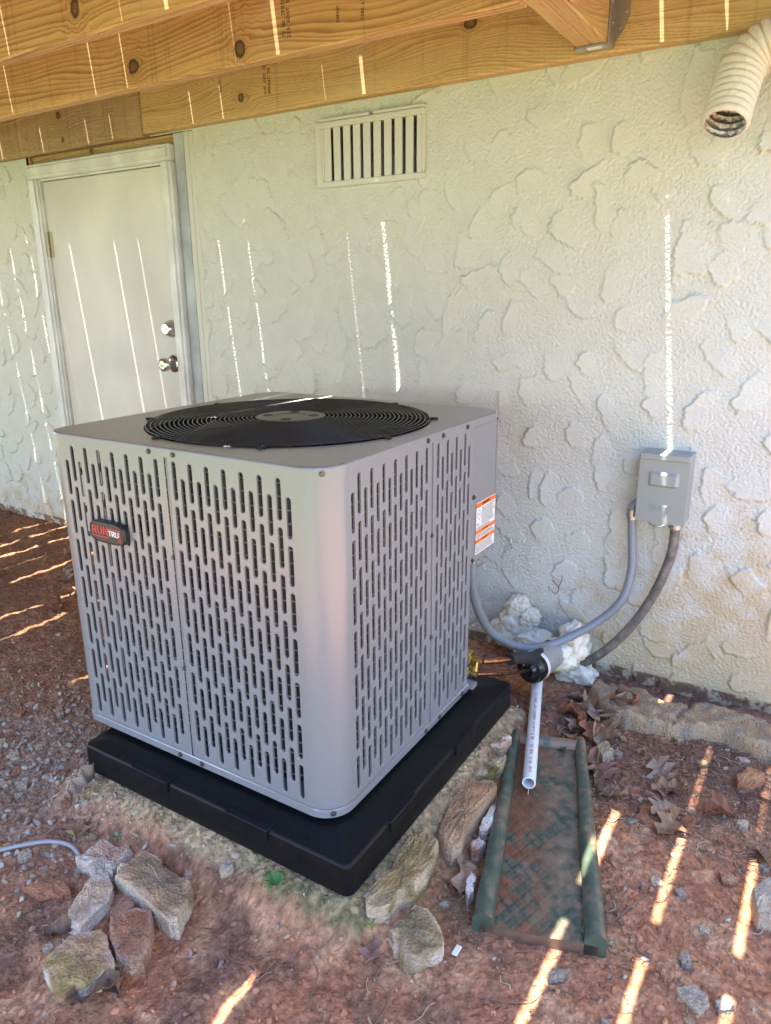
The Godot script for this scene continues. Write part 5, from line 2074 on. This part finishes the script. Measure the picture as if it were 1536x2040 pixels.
func footing(fp: PackedVector2Array) -> MB:
	var mb := MB.new()
	mb.colored = true
	var cell := 0.009
	var x0 := 0.16
	var z0 := -1.06
	var w := 112
	var h := 28
	var keep := PackedByteArray()
	keep.resize(w * h)
	for j in h:
		for i in w:
			var x := x0 + i * cell
			var z := z0 + j * cell
			var p := Vector2(x, z)
			var d := 1e9
			for k in fp.size():
				var a := fp[k]
				var b := fp[(k + 1) % fp.size()]
				d = minf(d, p.distance_to(Geometry2D.get_closest_point_to_segment(p, a, b)))
			var ins := Geometry2D.is_point_in_polygon(p, fp)
			var q := d if ins else -d
			q += 0.008 * noise2.get_noise_2d(x * 1800.0, z * 1800.0)
			var t := sm(-0.008, 0.012, q)
			var n1 := noise2.get_noise_2d(x * 1500.0 + 400.0, z * 1500.0)
			var n2 := noise.get_noise_2d(x * 2600.0, z * 2600.0)
			var y := -0.175 + t * (0.066 + 0.008 * n2 + 0.007 * n1)
			# the crack across it
			var crack := absf(x - 0.448 - 0.006 * sin(z * 90.0) + 0.25 * (z + 0.9))
			if crack < 0.006:
				y -= 0.02 * (1.0 - crack / 0.006)
			var c := Color(0.50, 0.335, 0.18).lerp(Color(0.42, 0.315, 0.20), sm(0.0, 0.25, n1))
			mb.col = c * 1.15 * (1.0 + 0.25 * n2)
			mb.vert(Vector3(x, y, z), Vector3.UP)
			keep[j * w + i] = 1 if q > -0.014 else 0
	for j in h:
		for i in w:
			var dx := mb.v[j * w + mini(i + 1, w - 1)] - mb.v[j * w + maxi(i - 1, 0)]
			var dz := mb.v[mini(j + 1, h - 1) * w + i] - mb.v[maxi(j - 1, 0) * w + i]
			mb.n[j * w + i] = dz.cross(dx).normalized()
	for j in h - 1:
		for i in w - 1:
			var a := j * w + i
			if keep[a] + keep[a + 1] + keep[a + w] + keep[a + w + 1] == 0:
				continue
			mb.ind(a, a + 1, a + w + 1)
			mb.ind(a, a + w + 1, a + w)
	return mb

# ------------------------------------------------------------------ litter
func leaf_mesh(size: float, lobes: float, curl: float, col: Color, sd: int, narrow := 0.5) -> ArrayMesh:
	var r := RandomNumberGenerator.new()
	r.seed = sd
	var mb := MB.new()
	mb.colored = true
	var n := 22
	var ph := r.randf() * 6.0
	for i in n + 1:
		var t := float(i) / n
		var w := narrow * size * (0.06 + pow(sin(PI * clampf(t * 0.94 + 0.03, 0, 1)), 0.7))
		if lobes > 0.0:
			w *= 0.70 + 0.30 * sin(TAU * lobes * t + ph)
		w = maxf(w, 0.012 * size)
		var bendy := size * 0.10 * sin(t * 3.0 + ph) 
		for j in 5:
			var u := (j - 2) / 2.0
			var y := curl * size * (u * u * 0.6 + 0.35 * sin(t * 4.0 + ph + u)) * (0.4 + t) + 0.004 * absf(u) 
			mb.col = col * (1.0 + 0.25 * r.randf_range(-1, 1) - (0.25 if j == 2 else 0.0))
			mb.vert(Vector3((t - 0.5) * size, y, u * w + bendy), Vector3.UP)
	for i in n + 1:
		for j in 5:
			var a := mb.v[mini(i + 1, n) * 5 + j] - mb.v[maxi(i - 1, 0) * 5 + j]
			var b := mb.v[i * 5 + mini(j + 1, 4)] - mb.v[i * 5 + maxi(j - 1, 0)]
			var nn := b.cross(a).normalized()
			mb.n[i * 5 + j] = nn if nn.y > 0 else -nn
	for i in n:
		for j in 4:
			var a := i * 5 + j
			mb.ind(a, a + 1, a + 6)
			mb.ind(a, a + 6, a + 5)
	# stalk
	mb.col = col * 0.6
	mb.tube(PackedVector3Array([Vector3(-0.5 * size, 0.001, 0), Vector3(-0.75 * size, 0.003, 0.05 * size)]), 0.0008, 4)
	return mb.mesh()

func put_leaf(mesh: Mesh, x: float, z: float, turn: float, tilt: float, label: String, group := "", lift := 0.004) -> void:
	var o := obj_mesh("dead_leaf", mesh, M.leaf)
	o.transform = Transform3D(Basis(Vector3.UP, turn) * Basis(Vector3(1, 0, 0), tilt), Vector3(x, ground_full(x, z) + lift, z))
	tag(o, label, "leaf", group)

func bits(called: String, label: String, cat: String, mesh: Mesh, m: Material, xf: Array, cols: PackedColorArray) -> void:
	var mm := MultiMesh.new()
	mm.transform_format = MultiMesh.TRANSFORM_3D
	mm.use_colors = true
	mm.mesh = mesh
	mm.instance_count = xf.size()
	for k in xf.size():
		mm.set_instance_transform(k, xf[k])
		mm.set_instance_color(k, cols[k])
	var o := MultiMeshInstance3D.new()
	o.multimesh = mm
	o.material_override = m
	o.name = numbered(called)
	add_child(o)
	tag(o, label, cat, "", "stuff")

func clod_mesh(sd: float) -> ArrayMesh:
	var mb := MB.new()
	mb.colored = true
	blob(mb, Vector3.ZERO, Vector3(1, 0.75, 0.9), sd, 0.45, 8, 5)
	return mb.mesh()

func blocked(x: float, z: float) -> bool:
	if x > -0.66 and x < 0.08 and z > -0.69 and z < 0.07:
		return true
	var d := Vector2(x - 0.19, z + 0.644)
	var s := d.x * 0.310 + d.y * 0.951
	var u := d.x * 0.951 - d.y * 0.310
	return s > -0.02 and s < 0.60 and absf(u) < 0.105

func make_litter() -> void:
	# crumbs of clay
	for q in 2:
		var xf := []
		var cs := PackedColorArray()
		for k in 10000:
			var near := rng.randf() < 0.72
			var x := rng.randf_range(-0.95, 0.80) if near else rng.randf_range(-2.7, 0.8)
			var z := rng.randf_range(-0.95, 0.62) if near else rng.randf_range(-1.09, 0.5)
			if blocked(x, z):
				continue
			var s := 0.0010 + 0.0036 * pow(rng.randf(), 3.5)
			if rng.randf() < 0.06:
				s = rng.randf_range(0.004, 0.0085)
			var c := soil_color(x, z)
			var f := rng.randf_range(0.48, 0.88)
			if rng.randf() < 0.07:
				c = c.lerp(Color(0.45, 0.38, 0.30), 0.7)
			xf.append(Transform3D(Basis.from_euler(Vector3(rng.randf() * 6, rng.randf() * 6, rng.randf() * 6)) * Basis.from_scale(Vector3(s, s * 0.8, s)), Vector3(x, ground_full(x, z) + (s * 0.3 if s < 0.004 else -s * 0.1), z)))
			cs.append(Color(c.r * f, c.g * f, c.b * f))
		bits("soil_crumbs", "crumbs of red clay scattered over the ground" if q == 0 else "finer crumbs of soil among the red clay", "soil", clod_mesh(5.0 + q * 8.0), M.grit, xf, cs)
	# gravel
	var gx := []
	var gc := PackedColorArray()
	var pal := [Color(0.50, 0.42, 0.31), Color(0.44, 0.31, 0.19), Color(0.40, 0.23, 0.14), Color(0.50, 0.42, 0.32), Color(0.40, 0.33, 0.21), Color(0.34, 0.27, 0.19)]
	for k in 2800:
		var x := rng.randfn(-0.88, 0.24)
		var z := rng.randfn(0.06, 0.17)
		if k % 5 == 0:
			x = rng.randf_range(-1.6, 0.8)
			z = rng.randf_range(-1.0, 0.6)
		if blocked(x, z):
			continue
		var s := 0.0024 + 0.0065 * pow(rng.randf(), 2.6)
		gx.append(Transform3D(Basis.from_euler(Vector3(rng.randf() * 6, rng.randf() * 6, rng.randf() * 6)) * Basis.from_scale(Vector3(s * 1.2, s * 0.7, s)), Vector3(x, ground_full(x, z) + s * 0.25, z)))
		var c: Color = pal[rng.randi_range(0, 5)]
		var f := rng.randf_range(0.75, 1.1)
		gc.append(Color(c.r * f, c.g * f, c.b * f))
	bits("gravel", "mixed pale gravel lying thickest left of the pad", "gravel", clod_mesh(33.0), M.grit, gx, gc)
	# straw, rootlets and bark
	var sm_ := MB.new()
	sm_.colored = true
	sm_.tube(spline([Vector3(-0.5, 0, 0), Vector3(-0.2, 0.02, 0.07), Vector3(0.15, 0.0, -0.04), Vector3(0.5, 0.03, 0.06)], 4), 0.022, 4, false)
	var sx := []
	var sc := PackedColorArray()
	for k in 2600:
		var wall := rng.randf() < 0.55
		var x := rng.randf_range(0.10, 0.80) if wall else rng.randf_range(-0.7, 0.8)
		var z := rng.randf_range(-0.92, -0.45) if wall else rng.randf_range(-0.9, 0.6)
		if blocked(x, z):
			continue
		var L := rng.randf_range(0.012, 0.05)
		sx.append(Transform3D(Basis(Vector3.UP, rng.randf() * TAU) * Basis(Vector3(0, 0, 1), rng.randf_range(-0.15, 0.15)) * Basis.from_scale(Vector3(L, 0.03, 0.03 if rng.randf() < 0.8 else 0.07)), Vector3(x, ground_full(x, z) + 0.0025, z)))
		var c := Color(0.24, 0.14, 0.085) if rng.randf() < 0.7 else Color(0.42, 0.30, 0.19)
		var f := rng.randf_range(0.5, 1.2)
		sc.append(Color(c.r * f, c.g * f, c.b * f))
	bits("straw_litter", "short brown straws and rootlets strewn on the soil", "plant litter", sm_.mesh(), M.grit, sx, sc)
	# dead leaves
	var br := Color(0.27, 0.145, 0.068)
	var gy := Color(0.33, 0.215, 0.115)
	var rd := Color(0.25, 0.098, 0.045)
	put_leaf(leaf_mesh(0.075, 2.2, 0.25, gy, 3, 0.42), -0.567, 0.166, -0.6, 0.1, "grey brown dead leaf lying by the pale notched chunk", "", 0.010)
	put_leaf(leaf_mesh(0.070, 3.2, 0.5, Color(0.26, 0.19, 0.125), 4, 0.45), -0.615, 0.105, 1.9, 0.2, "curled grey dead leaf at the pad's corner", "", 0.012)
	put_leaf(leaf_mesh(0.062, 2.6, 0.2, Color(0.27, 0.145, 0.10), 5, 0.36), 0.136, 0.102, -1.2, 0.1, "lobed brown dead leaf beside the small green seedling", "", 0.008)
	put_leaf(leaf_mesh(0.080, 1.6, 0.2, Color(0.33, 0.205, 0.125), 6, 0.34), 0.196, -0.140, 2.1, 0.25, "pinkish brown dead leaf beside the splash block's rim", "", 0.012)
	put_leaf(leaf_mesh(0.140, 3.4, 0.28, Color(0.29, 0.205, 0.14), 7, 0.55), 0.278, -0.862, 1.25, -0.35, "big tan oak leaf propped against the footing", "", 0.030)
	put_leaf(leaf_mesh(0.085, 2.8, 0.3, rd, 17, 0.5), 0.312, -0.905, 0.5, -0.3, "dark red lobed leaf behind the big tan oak leaf", "", 0.036)
	put_leaf(leaf_mesh(0.075, 2.5, 0.2, br, 8, 0.45), 0.485, -0.624, 0.3, 0.05, "brown dead leaf above the thin flat shard", "", 0.006)
	put_leaf(leaf_mesh(0.090, 3.0, 0.15, Color(0.27, 0.13, 0.085), 9, 0.5), 0.335, -0.628, -0.7, 0.0, "flat red brown oak leaf beside the splash block's right rim", "", 0.005)
	put_leaf(leaf_mesh(0.085, 2.0, 0.5, Color(0.19, 0.11, 0.065), 10, 0.3), -0.205, 0.395, 0.95, 0.3, "brown shrivelled leaf below the broad tan stone", "", 0.010)
	put_leaf(leaf_mesh(0.060, 2.0, 0.4, Color(0.22, 0.125, 0.07), 11, 0.35), -0.190, 0.362, -0.3, 0.2, "brown curled leaf between the broad tan stone and bare clay", "", 0.010)
	put_leaf(leaf_mesh(0.050, 2.0, 0.5, Color(0.19, 0.105, 0.06), 12, 0.4), -0.372, 0.345, 0.8, 0.2, "small brown leaf left of the whitish chunk's end", "", 0.006)
	var kinds := ["brown lobed", "narrow tan", "reddish lobed", "pale brown lobed"]
	var lm := [leaf_mesh(0.07, 3.0, 0.4, br, 21, 0.5), leaf_mesh(0.06, 0.0, 0.5, gy, 22, 0.3), leaf_mesh(0.065, 2.6, 0.5, rd, 23, 0.5), leaf_mesh(0.075, 3.4, 0.3, Color(0.31, 0.20, 0.12), 24, 0.5)]
	for k in 22:
		var x := rng.randf_range(0.095, 0.30)
		var z := rng.randf_range(-0.92, -0.64)
		var q := rng.randi_range(0, 3)
		if absf(x - (0.077 + (z + 0.87) * 0.328)) < 0.055:
			continue
		put_leaf(lm[q], x, z, rng.randf() * TAU, rng.randf_range(-0.3, 0.3), "%s dead leaf in the heap below the foam" % kinds[q], "dead leaves heaped below the pipes", 0.004 + 0.008 * rng.randf())
	for k in 6:
		var x := rng.randf_range(0.34, 0.72)
		var z := rng.randf_range(-0.80, -0.50)
		var q := rng.randi_range(0, 3)
		put_leaf(lm[q], x, z, rng.randf() * TAU, rng.randf_range(-0.3, 0.3), "%s dead leaf on the soil before the footing" % kinds[q], "leaf scraps before the footing", 0.005)
	for k in 10:
		var x := rng.randf_range(-2.2, -1.0)
		var z := rng.randf_range(-0.9, -0.2)
		var q := rng.randi_range(0, 3)
		put_leaf(lm[q], x, z, rng.randf() * TAU, rng.randf_range(-0.3, 0.3), "%s dead leaf on the brown soil left of the unit" % kinds[q], "leaves left of the unit", 0.006)
	# bark piece
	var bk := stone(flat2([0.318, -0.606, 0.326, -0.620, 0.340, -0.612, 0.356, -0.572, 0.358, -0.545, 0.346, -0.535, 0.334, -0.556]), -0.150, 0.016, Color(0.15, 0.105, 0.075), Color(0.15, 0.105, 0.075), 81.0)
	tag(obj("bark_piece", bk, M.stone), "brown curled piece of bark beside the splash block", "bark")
	# cable
	var mb := MB.new()
	mb.tube(spline([Vector3(-0.80, -0.150, 0.36), Vector3(-0.70, -0.142, 0.312), Vector3(-0.653, -0.140, 0.284), Vector3(-0.627, -0.138, 0.257), Vector3(-0.582, -0.136, 0.218), Vector3(-0.535, -0.140, 0.200), Vector3(-0.495, -0.152, 0.206)], 8), 0.0044, 10)
	tag(obj("cable", mb, mat(0.30, 0.29, 0.27, 0.5)), "grey cable rising out of the clay beside the concrete chunks", "cable")
	# twigs
	for p in [[0.10, 0.20, 0.16, 0.7], [0.05, 0.135, 0.10, 2.3], [0.46, -0.20, 0.20, 2.2], [0.40, 0.02, 0.16, 2.5], [0.19, 0.14, 0.11, 1.0], [-0.05, 0.22, 0.12, 0.3], [0.55, -0.33, 0.10, 2.0]]:
		mb = MB.new()
		var c := Vector3(p[0], 0, p[1])
		var d := Vector3(cos(p[3]), 0, sin(p[3]))
		var s := Vector3(-d.z, 0, d.x)
		var pts := []
		for j in 5:
			var q: Vector3 = c + d * p[2] * (j / 4.0 - 0.5) + s * 0.012 * sin(j * 2.1 + p[0] * 30.0)
			q.y = ground_full(q.x, q.z) + 0.004
			pts.append(q)
		mb.tube(spline(pts, 5), 0.0011, 5)
		tag(obj("twig", mb, mat(0.20, 0.12, 0.08, 0.9)), "thin bent brown rootlet lying on the clay", "twig", "rootlets on the clay")
	# seedlings
	seedling(Vector3(-0.069, -0.095, 0.098), 6, 0.026, "green seedling with pointed leaves growing at the pad's front edge")
	seedling(Vector3(0.124, -0.118, 0.070), 3, 0.014, "tiny bright green seedling near the lobed brown leaf")
	seedling(Vector3(-0.465, -0.13, 0.140), 3, 0.014, "tiny dark green sprig behind the pale notched chunk")
	# paint chip
	mb = MB.new()
	mb.box(Vector3(0.254, -0.1455, -0.004), Vector3(0.264, -0.142, 0.018), 0.001)
	tag(obj("plastic_chip", mb, M.pvc), "tiny white plastic chip on the dark soil below the white faced chunk", "plastic chip")

func seedling(at: Vector3, n: int, size: float, label: String) -> void:
	at.y = ground_full(at.x, at.z)
	var t := thing("seedling", label, "plant", "", at)
	var mb := MB.new()
	mb.colored = true
	mb.col = Color(0.10, 0.17, 0.04)
	mb.tube(PackedVector3Array([Vector3(0, -0.004, 0), Vector3(0.001, size * 0.5, 0.001)]), 0.0011, 5)
	obj("stem", mb, M.leaf, t)
	for k in n:
		mb = MB.new()
		mb.colored = true
		var a := TAU * k / n + 0.4
		var d := Vector3(cos(a), 0, sin(a))
		var s := Vector3(-d.z, 0, d.x)
		var L := size * (0.8 + 0.35 * fposmod(k * 0.618, 1.0))
		var prev := []
		for j in 6:
			var u := j / 5.0
			var p := d * L * (0.05 + u) + Vector3(0, size * (0.5 + 0.45 * sin(u * 2.4)), 0)
			var w := L * 0.24 * sin(PI * clampf(u * 0.9 + 0.08, 0, 1))
			mb.col = Color(0.085, 0.19, 0.035) * (0.9 + 0.2 * u)
			var cur := [p - s * w + Vector3(0, w * 0.4, 0), p, p + s * w + Vector3(0, w * 0.4, 0)]
			if j > 0:
				mb.quad(prev[0], prev[1], cur[1], cur[0], Vector3.UP)
				mb.quad(prev[1], prev[2], cur[2], cur[1], Vector3.UP)
			prev = cur
		obj("leaf_blade", mb, M.leaf, t)
